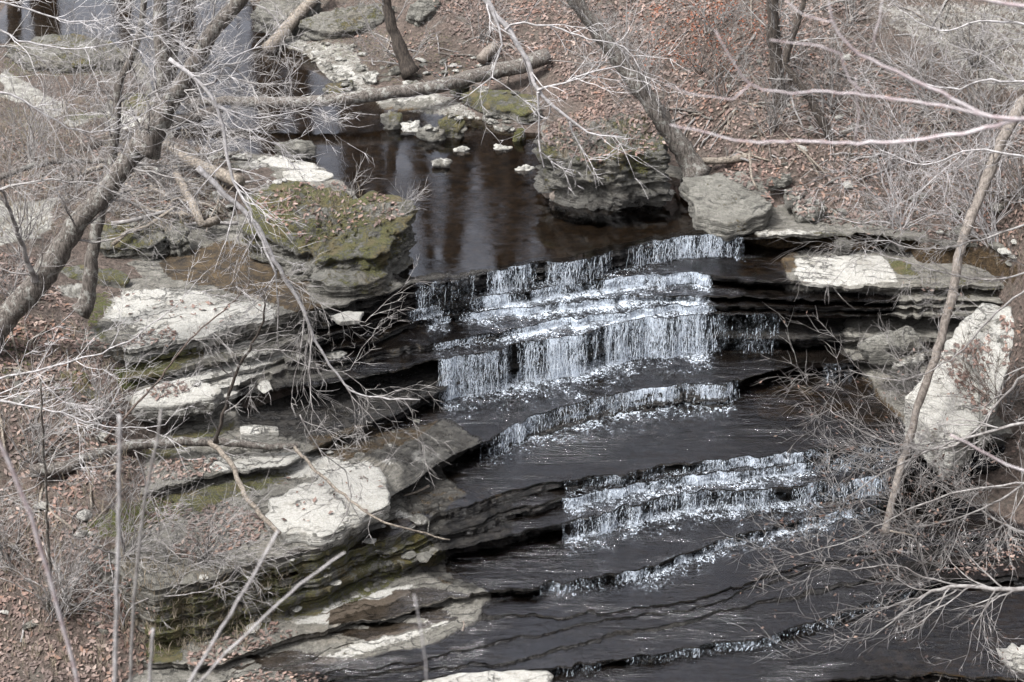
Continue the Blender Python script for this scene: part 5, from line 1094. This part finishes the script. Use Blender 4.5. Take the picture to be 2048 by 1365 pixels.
# near tree at the right whose boughs cross the top corner
rg = random.Random(31); bm, tm = MB(), MB()
tb = Vector((7.6, 10.0, 4.6)); tt = [tb, Vector((7.5, 9.8, 9)), Vector((7.3, 9.6, 13)), Vector((7.4, 9.5, 18)), Vector((7.6, 9.5, 24))]
bm.tube(smooth_path(tt, .4, .02, rg), [.14] * 0 + [.15 - .08 * i / 60 for i in range(len(smooth_path(tt, .4, 0, rg)))], 12)
NB = [([(2300, 215), (2048, 240), (1950, 262), (1850, 278), (1740, 288), (1640, 284), (1500, 284), (1420, 265), (1340, 250)], (.013, .0035)), ([(2048, 240), (1980, 232), (1880, 185), (1790, 145), (1700, 95), (1665, 40), (1655, -30)], (.011, .005)),
      ([(1990, 235), (1880, 210), (1760, 195), (1680, 185), (1560, 185), (1500, 170), (1455, 110), (1430, 60)], (.008, .003)), ([(1735, 192), (1700, 160), (1680, 110), (1640, 95), (1540, 80)], (.005, .003)),
      ([(1745, 105), (1750, 60), (1762, 10), (1770, -30)], (.005, .003)), ([(1500, 170), (1470, 200), (1400, 190), (1330, 170)], (.004, .002)), ([(2300, 30), (2048, 10), (1950, -5), (1850, -30)], (.012, .008)), ([(2300, 1000), (2048, 940), (1960, 900), (1900, 870)], (.010, .005)), ([(1670, 45), (1600, 30), (1570, 0)], (.004, .003)), ([(1710, 288), (1715, 230), (1712, 150)], (.003, .002))]
for px, r in NB:
    P = smooth_path([atY(u, v, 9.6) for u, v in px], .06, .004, rg); n = len(P)
    tm.tube(P, [r[0] + (r[1] - r[0]) * i / (n - 1) for i in range(n)], 6)
for px in ([(2300, 215)], [(2300, 30)], [(2300, 1000)]):
    p = atY(*px[0], 9.6); q = Vector((7.35, 9.6, p.z - .7)); tm.tube(smooth_path([p, p.lerp(q, .35) + Vector((0, .05, .12)), p.lerp(q, .7) + Vector((0, -.05, .1)), q], .15, .006, rg), [.014 + .0008 * i_ for i_ in range(len(smooth_path([p, p.lerp(q, .35) + Vector((0, .05, .12)), p.lerp(q, .7) + Vector((0, -.05, .1)), q], .15, 0, rg)))], 6)
root = empty('near_tree', tuple(tb)); tag(root, 'near tree at the right whose pinkish blurred boughs cross the top corner', 'tree'); part('trunk', bm.v, bm.f, M['bark'], root); part('crown', tm.v, tm.f, M['twig_pink'], root)

# dry grass and tiny weeds
GV, GF = [], []
rg = random.Random(55)
for poly, cnt in (([(520, 380), (800, 400), (780, 440), (560, 440)], 45), ([(0, 600), (260, 700), (300, 1340), (0, 1365)], 400), ([(1350, 50), (2048, 300), (2048, 560), (1500, 300)], 400), ([(1110, 240), (1300, 230), (1310, 330), (1110, 330)], 60), ([(0, 200), (450, 220), (450, 460), (0, 480)], 700), ([(240, 1100), (600, 1150), (500, 1300), (250, 1320)], 400)):
    us = [p[0] for p in poly]; vs = [p[1] for p in poly]
    for _ in range(cnt):
        u, v = rg.uniform(min(us), max(us)), rg.uniform(min(vs), max(vs))
        x, y, w = ray(u, v); h = bvh.ray_cast(Vector((0, 0, CAMZ)), Vector((x, y, w)).normalized())
        if h[0] is None or not inpoly(np.array([u]), np.array([v]), poly)[0]: continue
        for _ in range(4):
            a = Vector((rg.gauss(0, .5), rg.gauss(0, .4), 1)).normalized() * rg.uniform(.12, .4); b = Vector((.004, 0, 0)); m = a * .5 + Vector((0, 0, .03)); o = len(GV)
            p = h[0]; GV += [tuple(p - b), tuple(p + b), tuple(p + m + b), tuple(p + m - b), tuple(p + a + Vector((a.x * .4, 0, -.05)))]; GF += [(o, o + 1, o + 2, o + 3), (o + 3, o + 2, o + 4)]
o = mesh_obj('grass', GV, GF, M['grass']); tag(o, kind='stuff')

# far woods up the valley: seen mirrored in the pool
rg = random.Random(88); bm = MB()
for _ in range(200):
    x, y = rg.uniform(-26, 40), rg.uniform(56, 96)
    if x / y < -.02 and rg.random() < .25: continue
    if x / y < -.14 and rg.random() < .6: continue
    z = float(np.interp(0, [0], [0])) + bank_z(np.array([min(max(x, -15), 15)]), np.array([50.0]))[0] + max(0, y - 50) * min(.45, max(.03, .20 + .02 * (x + 6)))
    h = rg.uniform(9, 16); r = rg.uniform(.2, .6); ln = Vector((rg.gauss(0, .05), rg.gauss(0, .05), 1))
    P = [Vector((x, y, z - .5)) + ln * h * t + Vector((rg.gauss(0, .12), 0, 0)) for t in (0, .2, .4, .6, .8, 1)]
    bm.tube(P, [r, r * .9, r * .8, r * .6, r * .4, r * .1], 6)
    for _ in range(6 if x > 0 else 3):
        i = rg.randint(2, 5); grow(bm, P[i - 1].lerp(P[i], rg.random()), Vector((rg.gauss(0, 1), rg.gauss(0, .5), .9)), rg.uniform(2, 5), .05, 1, rg, .03, .8, (3, 4))
o = mesh_obj('far_woods', bm.v, bm.f, M['bark_dark']); tag(o, kind='stuff')

# ------------------------------------------------------------------ light
EL, ROT = 62.0, -125.0
w = bpy.data.worlds.new('World'); sc.world = w; w.use_nodes = True; nt = w.node_tree; nt.nodes.clear(); n = N(nt)
out = nt.nodes.new('ShaderNodeOutputWorld'); bg = nt.nodes.new('ShaderNodeBackground'); sky = nt.nodes.new('ShaderNodeTexSky')
sky.sky_type = 'NISHITA'; sky.sun_disc = False; sky.sun_elevation = R(EL); sky.sun_rotation = R(ROT); sky.dust_density = 6.0; sky.air_density = 1.0
hs = nt.nodes.new('ShaderNodeHueSaturation'); hs.inputs['Saturation'].default_value = .30
nt.links.new(sky.outputs[0], hs.inputs['Color']); nt.links.new(hs.outputs[0], bg.inputs[0]); bg.inputs[1].default_value = .135
nt.links.new(bg.outputs[0], out.inputs[0])
sun = bpy.data.lights.new('sun', 'SUN'); sun.energy = 1.9; sun.angle = R(9); sun.color = (1, .99, .98)
so = bpy.data.objects.new('sun', sun); COL.objects.link(so)
d = Vector((math.sin(R(ROT)) * math.cos(R(EL)), math.cos(R(ROT)) * math.cos(R(EL)), math.sin(R(EL))))
so.rotation_euler = d.to_track_quat('Z', 'Y').to_euler(); so.location = (0, 0, 60)
sc.view_settings.view_transform = 'Standard'; sc.view_settings.look = 'None'; sc.view_settings.gamma = 1; sc.view_settings.exposure = 1.6
sc.cycles.transparent_max_bounces = 10; sc.cycles.max_bounces = 4
sc.cycles.use_denoising = True
